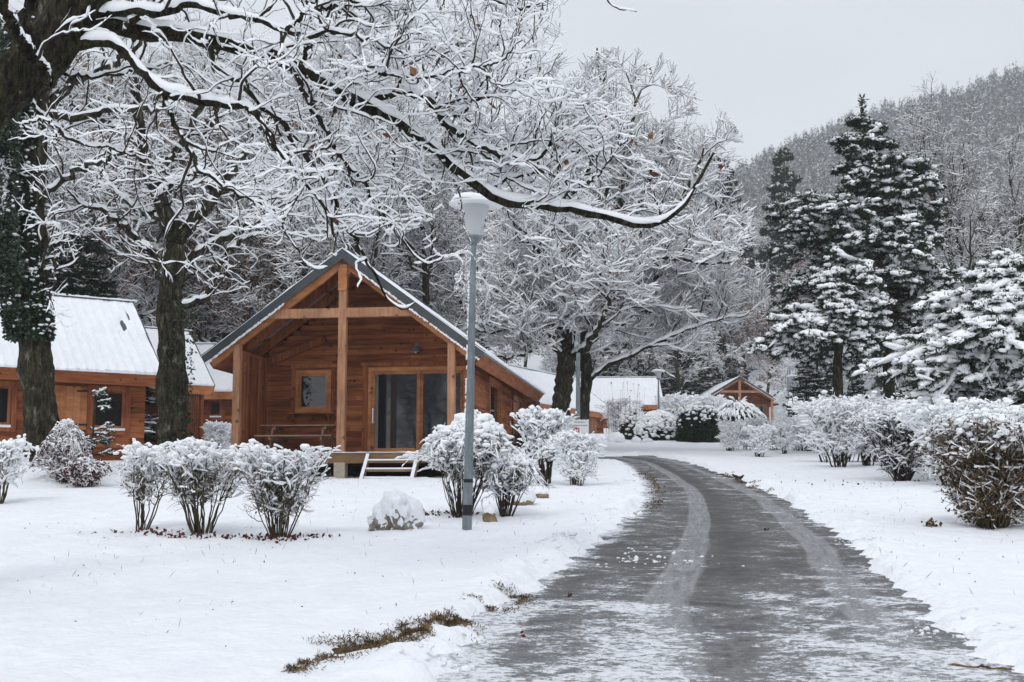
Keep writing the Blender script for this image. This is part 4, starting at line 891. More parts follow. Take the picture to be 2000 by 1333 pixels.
def where_(px, Y):
    if Y < 0: return ''
    a_ = 'beyond the far left cabin' if px < 250 else 'between the mossy oak and the chalet ridge' if px < 560 else 'behind the chalet roof' if px < 820 else 'behind the street lamp and chalet eave' if px < 1010 else \
        'behind the big oak' if px < 1240 else 'above the small distant cabin' if px < 1500 else 'behind the tall pines' if px < 1780 else 'on the slope at the right edge'
    return (', close behind, ' if Y < 70 else ', mid-wood, ' if Y < 112 else ', far back, ')+a_
BG2 = {'a': 'snow-covered tree', 'b': 'snowy tree with rust brown leaves', 'c': 'slender bare tree', 'd': 'low spreading snowy tree'}
def bgtree(k, px, Y, sc, rz, label=None, base=None):
    label = label or BG2[k]+where_(px, Y)
    x = (px-1000)/F*Y; z = float(base_z(x, Y)) if base is None else base
    if k not in protos:
        A, tw = [(a_, b_) for n_, a_, b_ in kinds if n_ == k][0]
        t = mk_tree('woodland_tree', (x, Y, z-.2), A, label or BGL[k], group='woodland trees behind the cabins', twig=tw, rz=rz); t.scale = (sc,)*3; protos[k] = t; return t
    return dup(protos[k], (x, Y, z-.2), rz, sc, label or BGL[k])
rs = random.Random(12)
BG = [('a', 500, 66, 1.05), ('b', 590, 64, .95), ('d', 430, 70, 1.1), ('a', 720, 54, .9), ('a', 850, 58, .9), ('d', 800, 62, 1.0), ('b', 640, 60, 1), ('b', 450, 68, 1.05), ('a', 560, 64, 1.05), ('a', 920, 64, .85), ('b', 210, 58, 1.0), ('a', 130, 60, 1.1), ('d', 290, 68, 1.1), ('a', 20, 52, .95), ('b', 330, 67, 1.15), ('a', 240, 66, 1.1)]
for k, px, Y, s in BG: bgtree(k, px, Y, s, rs.uniform(0, 6.28))
for Y, px0, px1, n, ks in ((74, -60, 960, 11, 'abda'), (88, -40, 980, 11, 'bab'), (104, -80, 1000, 11, 'ba'), (124, -80, 1020, 10, 'bba'), (150, -80, 1040, 9, 'ba')):
    for i in range(n): bgtree(rs.choice(ks), px0+(px1-px0)*(i+rs.uniform(.1, .9))/n, Y+rs.uniform(-5, 5), rs.uniform(.8, 1.15)*(1 if Y < 100 else .9), rs.uniform(0, 6.28))
for Y, px0, px1, n, ks, s0 in ((116, 1050, 1420, 5, 'da', .75), (124, 1360, 2050, 9, 'bdb', .85), (138, 1000, 2060, 12, 'bda', .85), (156, 1060, 2080, 12, 'bda', .9), (178, 1080, 2100, 12, 'ba', .9)):
    for i in range(n): bgtree(rs.choice(ks), px0+(px1-px0)*(i+rs.uniform(.1, .9))/n, Y+rs.uniform(-5, 5), s0*rs.uniform(.85, 1.1), rs.uniform(0, 6.28))
bgtree('c', 1895, 62, .84, 1.0, 'tall bare tree with upswept branches behind the snowy conifer at the right edge')
bgtree('c', 1975, 72, .85, 3.0, 'slimmer bare tree at the right edge, behind the tall upswept one')
bgtree('d', 1640, 80, .60, 2.0, 'pale twiggy tree arching over the small distant cabin, left of the tall pine')
bgtree('d', 1560, 92, .5, 4.0, 'low snowy tree whose twigs hang in front of the small distant cabin')
bgtree('d', 1830, 66, .55, 5.0, 'low tree with snowy twigs between the tall pine and the conifer at the right edge')
# woodland behind the photographer, seen only in the window panes
for i, (x, y) in enumerate(((-12, -9), (-4, -16), (3, -13), (11, -11), (-20, -16), (18, -18))):
    o = dup(protos['ad'[i % 2]], (x, y, base_z(x, y)-.2), i*1.3, .9, 'snowy tree standing behind the viewpoint')

# ------------------------------------------------------------------ conifers
def conifer(seed, trunkpts, r0, ext, nb, droop=.06, rise=.15, pad=.085, tuft=(.15, .017), kt=9, cover=.75, sub=9, dens=6, flatY=1.0, zs=None, padh=.6, tiers=0, lobes=()):
    """ext(z) -> (left, right) reach; boughs all round"""
    rs = np.random.RandomState(seed); tp = resample(np.array(trunkpts, float), 40); A = {'trunk': Acc(), 'foliage': Acc(), 'snow': Acc()}
    tubes(A['trunk'], tp[None], rad_taper(1, 40, [r0], .02, .9), 10)
    z = np.sort(rs.uniform(zs[0], zs[1], nb)) if zs else np.sort(rs.uniform(tp[0, 2], tp[-1, 2], nb))
    if tiers: g_ = (z-zs[0])/(zs[1]-zs[0])*tiers; z = zs[0]+(np.floor(g_)+.5+.28*rs.randn(nb)*.6)/tiers*(zs[1]-zs[0]); z = np.clip(z, zs[0], zs[1])
    S0 = np.stack([np.interp(z, tp[:, 2], tp[:, k]) for k in range(3)], 1); az = rs.uniform(0, 2*pi, nb)+0*z
    l, r = ext(z); c = np.cos(az); rch = np.where(c > 0, r, l); av = (l+r)/2
    Lb = (rch*np.abs(c)+av*flatY*(1-np.abs(c)))*np.where(np.abs(c) > .6, rs.uniform(.82, 1.08, nb), rs.uniform(.6, 1.06, nb))
    if len(lobes):
        lz = np.concatenate([np.full(k[3], k[0])+.13*rs.randn(k[3]) for k in lobes]); la = np.concatenate([k[1]+.38*rs.randn(k[3]) for k in lobes]); lL = np.concatenate([k[2]*rs.uniform(.7, 1.05, k[3]) for k in lobes])
        S0 = np.concatenate([S0, np.stack([np.interp(lz, tp[:, 2], tp[:, k]) for k in range(3)], 1)]); az = np.r_[az, la]; Lb = np.r_[Lb, lL]; nb = len(Lb)
    D = np.stack([np.cos(az), np.sin(az), np.full(nb, rise)+.1*rs.randn(nb)], 1)
    Bp = grow(S0, D, Lb, 10, .07, (0, 0, -droop), rs); Br = rad_taper(nb, 10, np.clip(Lb*.022, .012, .07), .006)
    tubes(A['trunk'], Bp, Br, 5)
    s, d, rr, t = kids(Bp, Br, sub, .22, 1., rad(30), rad(70), rs); d[:, 2] = d[:, 2]*.3+.05
    Ls = np.repeat(Lb, sub)*.34*(1.2-.7*t)*rs.uniform(.6, 1.2, len(t))
    Sp = grow(s, d, np.clip(Ls, .15, 1.4), 6, .09, (0, 0, -droop*1.2), rs)
    s2, d2, _, t2 = kids(Sp, np.full(Sp.shape[:2], .01), 4, .2, 1., rad(30), rad(65), rs); d2[:, 2] *= .3
    S2 = grow(s2, d2, np.clip(np.repeat(Ls, 4)*.38*rs.uniform(.6, 1.2, len(t2)), .08, .6), 4, .1, (0, 0, -.02), rs)
    allp = [Bp[:, 3:], Sp, S2]
    for Q, kk in ((Bp[:, 4:], kt), (Sp, kt), (S2, kt)):
        T = frames(Q)[0]
        for k in range(Q.shape[1]-1):
            for j in range(kk if Q is not S2 else max(kk-2, 3)):
                f = rs.rand(len(Q), 1); pp = Q[:, k]*(1-f)+Q[:, k+1]*f
                leaves(A['foliage'], pp, tuft[0], tuft[1], rs, T[:, k]*.9+[0, 0, -.15], .75)
    # snow pads lying on the sprays
    for Q, wd in ((Sp, pad), (S2, pad*.8), (Bp[:, 4:], pad*1.1)):
        sel = rs.rand(len(Q)) < cover; Q = Q[sel]
        if not len(Q): continue
        Rr = np.full(Q.shape[:2], .012); q = Q.copy(); q[..., 2] += .02
        snow_tubes(A['snow'], q, Rr, 6, wd*.95, wd*.45, rs, gap=.08, lump=.3)
        k = rs.randint(1, Q.shape[1], (len(Q), 1)); m = np.arange(len(Q))[:, None]; b = Q[m, k].reshape(-1, 3)+[0, 0, wd*.2]
        blobs(A['snow'], b+rs.randn(*b.shape)*[wd*.4, wd*.4, .01], wd*rs.uniform(.35, 1.15, len(b)), rs, .42, icos=ICO0 if wd < .07 else ICO1, j=.22)
    return A
def mk_con(name, loc, A, label, group=None, bark='bark', rz=0):
    t = thing(name, loc, rz, label, 'tree', group); A['trunk'].build('trunk', M[bark], t); A['foliage'].build('foliage', M['needle'], t, False); A['snow'].build('snow', M['snow_twig'], t); return t
def table_ext(tab, Y, zref):
    tab = sorted([(P(0, y, Y)[2]-zref, a/F*Y, b/F*Y) for y, a, b in tab]); zz = [q[0] for q in tab]
    return lambda z: (np.interp(z, zz, [q[1] for q in tab]), np.interp(z, zz, [q[2] for q in tab]))
Y = 47; O = np.array(P(1740, 880, Y)); O[2] = float(base_z(O[0], O[1]))-.1
tk = px_path([(1745, 890), (1738, 780), (1732, 680), (1722, 580), (1714, 470), (1708, 360), (1695, 290), (1686, 235), (1683, 190)], Y, Y, O)
tab = [(190, 4, 4), (225, 14, 16), (245, 30, 32), (265, 52, 38), (290, 54, 52), (310, 60, 80), (345, 62, 84), (375, 60, 78), (395, 62, 88), (425, 160, 104), (450, 150, 110), (480, 110, 100), (500, 150, 112), (530, 160, 118), (560, 165, 130), (590, 130, 140), (610, 120, 130), (650, 150, 110), (700, 90, 90), (720, 60, 60)]
tab = [(a_, b_*1.18, c_*1.15) for a_, b_, c_ in tab]
A = conifer(61, tk, .24, table_ext(tab, Y, O[2]), 135, tiers=12, droop=.035, rise=.10, pad=.14, cover=.70, lobes=[(P(0, y_, Y)[2]-O[2], a_, L_, n_) for y_, a_, L_, n_ in ((425, 3.1, 3.7, 9), (440, 3.6, 3.3, 5), (345, .05, 2.45, 5), (350, -.5, 2.0, 3), (530, 3.2, 3.9, 8), (620, 3.2, 3.6, 7), (420, 0, 2.5, 5), (560, 0, 3.0, 6), (610, -.2, 3.1, 6), (470, -1.5, 2.4, 5), (340, -1.4, 1.5, 4))], zs=(P(0, 715, Y)[2]-O[2], P(0, 222, Y)[2]-O[2]), sub=9, kt=8, tuft=(.20, .024))
lq = np.array([np.interp(np.linspace(P(0, 232, Y)[2]-O[2], P(0, 190, Y)[2]-O[2], 90), np.array(tk)[:, 2], np.array(tk)[:, k]) for k in range(3)]).T; rl = np.random.RandomState(3); leaves(A['foliage'], lq+rl.randn(90, 3)*[.04, .04, .02], .22, .024, rl, np.array([0, 0, .8])); blobs(A['snow'], lq[::9]+rl.randn(10, 3)*[.08, .08, .02], np.full(10, .05), rl, .6)
mk_con('pine_tree', O, A, 'tallest dark pine with layered snow-topped boughs and a thin leader, right of the lane')
Y = 43; O = np.array(P(1640, 880, Y)); O[2] = float(base_z(O[0], O[1]))-.1
tk = px_path([(1643, 890), (1636, 780), (1636, 700), (1645, 640), (1655, 590), (1652, 545), (1650, 525)], Y, Y, O)
tab = [(525, 28, 40), (550, 58, 70), (580, 66, 82), (610, 100, 70), (632, 160, 72), (655, 165, 70), (680, 80, 50), (700, 60, 40)]
A = conifer(62, tk, .27, table_ext(tab, Y, O[2]), 110, tiers=6, droop=.06, rise=.12, pad=.14, cover=.85, zs=(P(0, 672, Y)[2]-O[2], P(0, 528, Y)[2]-O[2]), sub=9, kt=7, tuft=(.18, .022))
mk_con('pine_tree', O, A, 'shorter pine with a thick bare trunk and rounded snow-capped crown, left of the tallest pine')
Y = 29; O = np.array(P(2035, 860, Y)); O[2] = float(base_z(O[0], O[1]))-.1
tk = px_path([(2035, 900), (2035, 700), (2030, 600), (2015, 540), (2005, 490)], Y, Y, O)
tab = [(490, 40, 60), (510, 90, 100), (550, 130, 130), (590, 190, 150), (620, 220, 180), (660, 260, 200), (700, 320, 210), (722, 350, 220), (750, 230, 200), (800, 230, 180), (830, 190, 150)]
A = conifer(63, tk, .2, table_ext(tab, Y, O[2]), 130, tiers=9, droop=.085, rise=.12, pad=.12, cover=.9, lobes=[(P(0, y_, Y)[2]-O[2], a_, L_, n_) for y_, a_, L_, n_ in ((640, 3.2, 3.9, 9), (560, 3.3, 2.2, 8), (505, 3.2, 1.5, 6), (600, 3.6, 3.0, 7), (600, 4.3, 2.4, 6))], zs=(P(0, 800, Y)[2]-O[2], P(0, 500, Y)[2]-O[2]), sub=10, kt=8, tuft=(.15, .016))
mk_con('spruce_tree', O, A, 'conifer at the right edge with drooping boughs buried under thick snow')
# generic conifers
def simple_ext(H, W): return lambda z: (W*np.clip(1-z/H, 0.02, 1)**.6, W*np.clip(1-z/H, .02, 1)**.6)
gc = conifer(64, [(0, 0, 0), (.1, 0, 6), (0, 0, 12)], .18, simple_ext(12, 2.7), 120, droop=.04, rise=.2, pad=.12, cover=.9, zs=(1.2, 11.8), sub=7, kt=5, tuft=(.26, .04))
gc0 = None
CB = [(1420, 150, 1.0, 300), (1545, 150, 1.1, 288), (1640, 140, .8, 400), (1780, 130, .9, 430), (1940, 130, 1.0, 400)]
lab = {0: 'dark pine top standing against the sky just right of the big oak crown', 1: 'dense dark pine standing against the far hill, left of the tallest pine'}
for i, (px, Y, s, ytop) in enumerate(CB):
    x = (px-1000)/F*Y; z = float(base_z(x, Y)); H = P(px, ytop, Y)[2]-z; s = H/12
    if gc0 is None: gc0 = mk_con('pine_tree', (x, Y, z), gc, lab[0], group='dark conifers in the wood on the right'); gc0.scale = (s*.85, s*.85, s)
    else: dup(gc0, (x, Y, z), i*1.7, (s*.85, s*.85, s), lab.get(i, 'dark snow-dusted conifer among the bare trees on the right'))
for i, (px, Y, H, W) in enumerate([(1575, 62, 2.9, 1.5), (1680, 58, 3.0, 1.6), (1790, 60, 3.4, 1.7), (1850, 46, 2.6, 1.5), (1600, 70, 5.5, 1.4), (1905, 44, 3.0, 1.6), (1330, 118, 10.0, 1.8), (1385, 128, 12, 1.6), (1240, 120, 9, 1.6), (1310, 122, 10, 1.6), (1180, 118, 9, 1.6), (130, 46, 8.0, 1.9), (180, 48, 6.2, 1.8), (100, 47, 7.0, 1.9)]):
    x = (px-1000)/F*Y; s = H/12; dup(gc0, (x, Y, base_z(x, Y)-.1), i*2.1, (s*W*1.2, s*W*1.2, s), ['dark young conifer below the tall pines, '+('far left of the thicket behind the small cabin' if px > 1560 and px < 1590 and Y < 65 else 'at px') if False else 'dark snowy conifer in the undergrowth '+{1575: 'right of the far street lamp', 1680: 'between the two pine trunks', 1790: 'just right of the tallest pine trunk', 1850: 'left of the drooping conifer', 1600: 'left of the shorter pine trunk', 1905: 'beneath the drooping conifer boughs', 1330: 'left of the small distant cabin', 1385: 'close behind the left eave of the small distant cabin', 1240: 'behind the middle of the broad white roof', 1310: 'behind the right end of the broad white roof', 1180: 'behind the left part of the broad white roof'}.get(px, ''), {130: 'tallest', 180: 'rightmost', 100: 'leftmost'}.get(px, '')+' of the bushy dark conifers behind the far left cabin ridge'][px < 300], group=['conifer thicket under the pines and behind the far cabins', 'conifers behind the ridge of the far left cabin'][px < 300])
#PART4
# ------------------------------------------------------------------ shrubs
def shrub(seed, loc, H, wl, wr, label, nst=16, stem=.012, base=.12, fan=.55, top=None, snow=(.016, .020), blob=.035, nb=260, leafm=None, nleaf=0, leafz=(.3, 1), tw='twig_shrub', group=None, depth=None, n2=9, n3=6, lean=0, cat='shrub', name='shrub', t0=.35, leafL=.045, blobz=.6, low=1., rz=0, dome=0.):
    """multi-stemmed clipped bush; wl/wr reach left and right at the top; flat trimmed top"""
    rs = np.random.RandomState(seed); dp = depth or (wl+wr)*.4; A = {k: Acc() for k in ('stems', 'snow', 'leaves')}
    az = rs.uniform(0, 2*pi, nst); rr = np.sqrt(rs.rand(nst)); ex = np.where(np.cos(az) > 0, wr, wl)*np.cos(az)*rr*.9; ey = dp*np.sin(az)*rr*.9
    S0 = np.c_[ex*base, ey*base, np.full(nst, -.03)]; E = np.c_[ex+lean*H, ey, H*rs.uniform(.8, 1.0, nst)]
    t = np.linspace(0, 1, 14)[None, :, None]; Pt = S0[:, None]*(1-t)+E[:, None]*t; Pt[..., 0] -= .0; bow = np.sin(t*pi)*fan*.12
    Pt[..., :2] *= 1; Pt[..., 2:] += bow*H*.5*(np.hypot(ex, ey)/(max(wl, wr)))[:, None, None]
    Pt[:, 1:] += np.cumsum(rs.randn(nst, 13, 3)*[.009, .009, .003], 1)*H
    def clip(Q):
        z = Q[..., 2]; lim_ = H*(1+.10*(rs.rand(*z.shape[:1])[:, None] < .07))*(1-dome*np.clip((Q[..., 0]/np.where(Q[..., 0] > 0, wr, wl))**2+(Q[..., 1]/dp)**2, 0, 1.4))*(1+.05*np.sin(Q[..., 0]*6+seed)+.04*rs.randn(*z.shape[:1])[:, None]); Q[..., 2] = np.minimum(z, lim_); return Q
    R = rad_taper(nst, 14, stem*rs.uniform(.6, 1.2, nst), stem*.4); Pt = clip(Pt); tubes(A['stems'], Pt, R, 6); snow_tubes(A['snow'], Pt, R, 5, snow[0]*.6, snow[1]*.6, rs, gap=.3)
    s, d, r_, tt = kids(Pt, R, n2, t0, 1., rad(25), rad(70), rs, up=.5)
    L2 = H*.28*rs.uniform(.5, 1.2, len(tt)); P2 = clip(grow(s, d, L2, 8, .2, (0, 0, .05), rs)); R2 = rad_taper(len(s), 8, np.minimum(r_*.7, stem*.5), stem*.22)
    tubes(A['stems'], P2, R2, 4); k2 = (P2[:, -1, 2] > .80*H) | (rs.rand(len(P2)) < low); snow_tubes(A['snow'], P2[k2], R2[k2], 5, snow[0], snow[1], rs, gap=.08, lump=.28)
    s, d, r_, tt = kids(P2, R2, n3, .2, 1., rad(25), rad(75), rs, up=.4)
    L3 = H*.15*rs.uniform(.5, 1.3, len(tt)); P3 = clip(grow(s, d, L3, 5, .2, (0, 0, .04), rs)); R3 = rad_taper(len(s), 5, stem*.24, stem*.14)
    tubes(A['stems'], P3, R3, 3); k3 = (P3[:, -1, 2] > .84*H) | (rs.rand(len(P3)) < low); snow_tubes(A['snow'], P3[k3], R3[k3], 4, snow[0]*.9, snow[1]*.9, rs, gap=.08, lump=.3)
    tips = np.concatenate([P2[:, -1], P3[:, -1], P3[:, 2]]); sel = tips[tips[:, 2] > H*blobz]
    if len(sel) and nb:
        pr = (sel[:, 2]/H)**5; pr /= pr.sum(); i = rs.choice(len(sel), nb, p=pr); hh = sel[i, 2]/H
        blobs(A['snow'], sel[i]+[0, 0, blob*.25]+rs.randn(nb, 3)*blob*.3, blob*(.32+.95*rs.rand(nb)**2.2)*np.clip(hh, .5, 1), rs, .68, icos=ICO1, j=.11)
    o = thing(name, loc, rz, label, cat, group); A['stems'].build('stems', M[tw], o); A['snow'].build('snow', M['snow_twig'], o)
    if nleaf:
        al = np.concatenate([P2.reshape(-1, 3), P3.reshape(-1, 3)]); al = al[(al[:, 2] > leafz[0]*H) & (al[:, 2] < leafz[1]*H)]; q = al[rs.randint(0, len(al), nleaf)]+rs.randn(nleaf, 3)*.02
        leaves(A['leaves'], q, leafL, leafL*.3, rs, np.array([0, 0, -.3])); A['leaves'].build('leaves', M[leafm], o, False)
    return o
def gp(px, py, Y=None):
    g = G(px, py) if Y is None else P(px, py, Y); return (g[0], g[1], gz(g[0], g[1])-.02)
hg = 'clipped shrubs of the left lawn hedge'
shrub(71, gp(272, 1040), 1.03, .30, .48, 'leftmost of the three clipped shrubs in the front row, narrow with big snow caps', 11, .013, .25, nb=120, blob=.055, t0=.38, low=.3, snow=(.011, .014), leafm='leaf_olive', nleaf=240, leafL=.05, group=hg, n2=9)
shrub(72, gp(395, 1046), 1.07, .56, .72, 'middle of the three clipped shrubs in the front row, broad flat top of snow', 24, .012, .22, nb=300, blob=.05, t0=.38, low=.25, snow=(.011, .014), leafm='leaf_olive', nleaf=420, leafL=.045, group=hg, n2=12)
shrub(73, gp(545, 1050), 1.07, .48, .62, 'rightmost of the three clipped shrubs in the front row, dense with low side twigs', 26, .011, .22, nb=260, blob=.045, low=.25, snow=(.011, .014), leafm='leaf_olive', nleaf=420, leafL=.045, group=hg, n2=14, t0=.25, leafz=(.1, 1))
shrub(74, gp(-5, 990), 1.0, .7, .5, 'snowy bush cut by the left edge in front of the ivy-clad oak', 16, .014, .25, nb=330, blob=.055, leafm='leaf_olive', nleaf=200)
shrub(75, gp(900, 1014), 1.38, .60, .86, 'big fan-shaped snowy bush directly behind the street lamp', 58, .008, .2, nb=1500, blob=.058, low=.35, n2=11, n3=5, t0=.42, blobz=.42, dome=.28, snow=(.011, .014), leafm='leaf_brown', nleaf=160, leafz=(.05, .8), tw='twig')
shrub(76, gp(985, 990, 18.8), .92, .30, .55, 'snowy bush sprawling to the right of the street lamp bush', 26, .011, .2, nb=600, blob=.055, low=.4, n2=12, t0=.35, dome=.35, snow=(.011, .014), tw='twig')
shrub(77, gp(1062, 948), 1.46, .45, .52, 'open snowy shrub with thick crossing stems left of the small white sign', 12, .030, .30, nb=300, blob=.055, n2=14, n3=7, snow=(.022, .026), tw='twig')
shrub(78, gp(1125, 952), 1.02, .45, .52, 'thin pale bush with a few green leaves in front of the sign post', 34, .007, .25, nb=190, blob=.04, n2=12, t0=.15, snow=(.016, .018), leafm='leaf_olive', nleaf=300, leafz=(.0, .45))
gr = 'shrubs of the hedge on the right of the lane'
shrub(80, gp(1935, 1036), 1.50, .66, .85, 'nearest bush of the right hedge, rusty brown leaves under a thick snow cap', 44, .013, .25, nb=1300, blob=.05, n2=18, n3=10, t0=.05, leafm='rust', nleaf=15000, leafL=.055, leafz=(.06, .95), group=gr, depth=.8, snow=(.009, .010), low=.32, blobz=.1, dome=.12)
shrub(81, gp(2060, 1010, 18.2), 1.5, .8, .9, 'bush of the right hedge cut by the right edge of the view', 30, .013, .3, nb=380, blob=.06, n2=14, leafm='rust', nleaf=9000, leafL=.05, group=gr, snow=(.009, .010), low=.25)
shrub(82, gp(1762, 946), 1.58, .95, 1.25, 'stout dark-stemmed bush of the right hedge, left neighbour of the rusty brown one', 34, .020, .16, nb=560, blob=.055, n2=17, n3=7, t0=.1, snow=(.012, .014), low=.35, dome=.15, group=gr, tw='twig')
shrub(83, gp(1880, 930, 25), 1.55, 1.1, 1.2, 'snowy bush of the right hedge just behind the rusty brown one', 30, .014, .4, nb=560, blob=.06, n2=15, n3=7, t0=.1, group=gr, tw='twig')
shrub(84, gp(1640, 922), 1.6, .75, .62, 'open shrub with slanting bare stems at the left of the right hedge', 14, .020, .25, nb=330, blob=.055, n2=17, n3=9, snow=(.02, .024), t0=.2, group=gr, tw='twig')
shrub(85, gp(1695, 918), 1.62, .6, .65, 'snowy shrub of the right hedge between the open shrub and the dark-stemmed one', 14, .020, .25, nb=330, blob=.055, n2=17, n3=9, snow=(.02, .024), t0=.2, group=gr, tw='twig')
sa = shrub(86, gp(1640, 880, 37), 1.75, 1.4, 1.4, 'back shrub of the right hedge under the shorter pine trunk', 34, .014, .5, nb=480, blob=.06, n2=14, n3=7, t0=.2, snow=(.02, .024), group='back row of the right hedge', tw='twig')
for i, (px, lb) in enumerate(((1735, 'back shrub of the right hedge under the tallest pine'), (1830, 'back shrub of the right hedge in front of the small dark spruces'), (1925, 'back shrub of the right hedge below the drooping conifer'), (2010, 'last back shrub of the right hedge at the right edge'))): dup(sa, gp(px, 870, 37-i*1.3), i*2.2, 1.0, lb)
sb = shrub(87, gp(1425, 883), 1.05, .5, .5, 'small twiggy shrub nearest the lane at the left end of the low hedge', 16, .014, .3, nb=120, blob=.05, n2=14, n3=7, snow=(.02, .022), t0=.15, group='low hedge beside the bend of the lane', tw='twig')
for i, (px, py, s, lb) in enumerate(((1483, 893, .95, 'front shrub of the low hedge with dark soil at its foot'), (1533, 889, .95, 'front shrub of the low hedge, right of the one on dark soil'), (1578, 884, 1.15, 'tallest front shrub at the right end of the low hedge'))): dup(sb, gp(px, py), i*1.3+.5, s, lb)
sc2 = shrub(88, gp(1468, 878, 50), 1.12, 1.2, 1.2, 'left part of the back row of the low hedge, clipped flat', 34, .012, .7, nb=260, blob=.05, n2=12, n3=6, snow=(.02, .024), t0=.1, group='low hedge beside the bend of the lane', tw='twig', depth=.5)
dup(sc2, gp(1520, 878, 50), .3, 1.0, 'middle part of the back row of the low hedge, clipped flat'); dup(sc2, gp(1580, 878, 49), 3.2, 1.05, 'right part of the back row of the low hedge, clipped flat')
shrub(89, gp(1218, 862, 66), 1.9, .95, .8, 'rounded grey twiggy bush against the shuttered cabin wall', 60, .012, .3, nb=120, blob=.06, n2=16, n3=7, t0=.05, snow=(.014, .016), tw='twig')
sd = shrub(90, gp(1565, 850, 78), 2.4, 1.4, 1.4, 'pale snowy bush just right of the small distant cabin', 40, .014, .5, nb=420, blob=.09, n2=14, n3=7, t0=.1, snow=(.03, .035), tw='twig', group='far snowy bushes')
for i, (px, Y, s, lb) in enumerate(((1610, 74, .9, 'pale snowy bush behind the low hedge, under the street lamp with bare poles'), (1322, 92, 1.0, 'tall pale bush left of the small distant cabin'), (1215, 90, .6, 'snowy bush under the eave of the broad white roof'), (1380, 96, 1.0, 'snowy bush in front of the left eave of the small distant cabin'), (1700, 60, .8, 'snowy bush among the dark stems under the tallest pine'), (425, 49, .42, 'snowy arching bush in front of the cabin with the tiny window'))): dup(sd, (X(px, Y), Y, float(base_z(X(px, Y), Y))), i, s, lb)
# evergreen shrubs: leafy volume with snow lying on it
def evergreen(seed, loc, shape, n, label, name='evergreen_shrub', leafL=.09, nb=400, blob=.07, mt='needle', topness=1.0, rz=0, drape=0):
    rs = np.random.RandomState(seed); o = thing(name, loc, rz, label, 'shrub'); wx_, wy_, H = shape[:3]; sq = shape[3]
    D = nrm(rs.randn(n, 3)); D[:, 2] = np.abs(D[:, 2]); rad_ = rs.uniform(.75, 1.03, n)+.10*vn(D[:, 0]*3+D[:, 1]*3, D[:, 2]*3, .5, seed)
    k = (np.abs(D[:, 0])**sq+np.abs(D[:, 1])**sq+np.abs(D[:, 2])**sq)**(-1/sq); Q = D*k[:, None]*rad_[:, None]*[wx_, wy_, H]
    a = Acc(); leaves(a, Q, leafL, leafL*.25, rs, D*.8, .8); a.build('foliage', M[mt], o, False)
    a = Acc(); core = ico(2); c = core[0]*(np.abs(core[0])**sq).sum(1, keepdims=True)**(-1/sq)*[wx_*.8, wy_*.8, H*.86]; c[:, 2] = np.maximum(c[:, 2], 0); a.add(c, core[1]); a.build('shade_core', M['dark'], o)  # solid near-black core stands for the shade deep in the foliage
    a = Acc(); pz = Q[:, 2]/H; pr = np.clip(pz, 0, 1)**(3*topness)*(rad_ > .95); pr /= pr.sum(); i = rs.choice(n, nb, p=pr); blobs(a, Q[i]*1.02, blob*rs.uniform(.3, 1.2, nb), rs, .6)
    if drape:
        s = Q[rs.choice(n, drape, p=pr)]; dd = D[rs.randint(0, n, drape)]*[1, 1, 0]+[0, 0, -.1]; Pt = grow(s, s/[wx_, wy_, H]*[1, 1, 0]+[0, 0, .3], rs.uniform(.35, .75, drape), 7, .05, (0, 0, -.32), rs)
        Rr = np.full(Pt.shape[:2], .02); snow_tubes(a, Pt, Rr, 6, .03, .035, rs, gap=.03, lump=.2)
        T = frames(Pt)[2]; b = Acc(); 
        for k2 in range(6): leaves(b, Pt[:, k2]-[0, 0, .04], leafL*1.6, .02, rs, np.array([0, 0, -1.]), .5)
        b.build('hanging_foliage', M[mt], o, False)
    a.build('snow', M['snow_twig'], o); return o
def gpf(px, Y): x = X(px, Y); return (x, Y, float(base_z(x, Y)))
evergreen(91, gpf(1362, 60), (.92, .8, 1.62, 5), 15000, 'dark green clipped evergreen block with a thick snow top beside the bend', nb=900, blob=.085, topness=1.5)
evergreen(92, gpf(1284, 62), (1.05, .9, 1.35, 2.4), 9000, 'rounded evergreen bush nearly hidden under snow, left of the dark green block', nb=1500, blob=.12, topness=.5)
evergreen(93, gpf(1440, 67), (1.25, 1.0, 1.75, 2.4), 12000, 'bush with arching snow-laden fronds in front of the small distant cabin', nb=160, blob=.10, topness=1, drape=420)
evergreen(94, gpf(1235, 63.5), (.7, .6, 1.75, 2), 4000, 'tall snowy bush with one bent white branch behind the pale stones', nb=700, blob=.11, topness=.6)
# reddish bush and conifer sapling at the foot of the ivy-clad oak
shrub(95, gp(125, 948, 25.4), 1.15, .55, .5, 'wine red twiggy bush dusted with snow at the foot of the ivy-clad oak', 34, .009, .3, nb=260, blob=.03, leafm='leaf_red', nleaf=5000, leafL=.05, leafz=(0, 1), n2=15, n3=7, t0=.05, snow=(.010, .013), low=.6, dome=.5, blobz=.15, tw='twig_red')
shrub(96, gp(165, 945, 25), .55, .5, .55, 'low wine red bush spreading right of the ivy-clad oak', 26, .007, .3, nb=120, blob=.03, leafm='leaf_red', nleaf=3200, leafL=.05, leafz=(0, 1), n2=13, n3=6, t0=.05, snow=(.009, .012), low=.6, dome=.4, blobz=.15, tw='twig_red')
g_ = gp(178, 930, 26.5); sap = conifer(97, [(0, 0, 0), (0, 0, .7), (.03, 0, 1.75)], .02, lambda z: (.6*(1-z/1.85)+.03, .6*(1-z/1.85)+.03), 20, droop=.02, rise=.25, pad=.014, cover=.7, zs=(.2, 1.7), sub=4, kt=3, tuft=(.05, .008))
mk_con('conifer_sapling', g_, sap, 'thin conifer sapling with snowy tiers in front of the far left cabin')

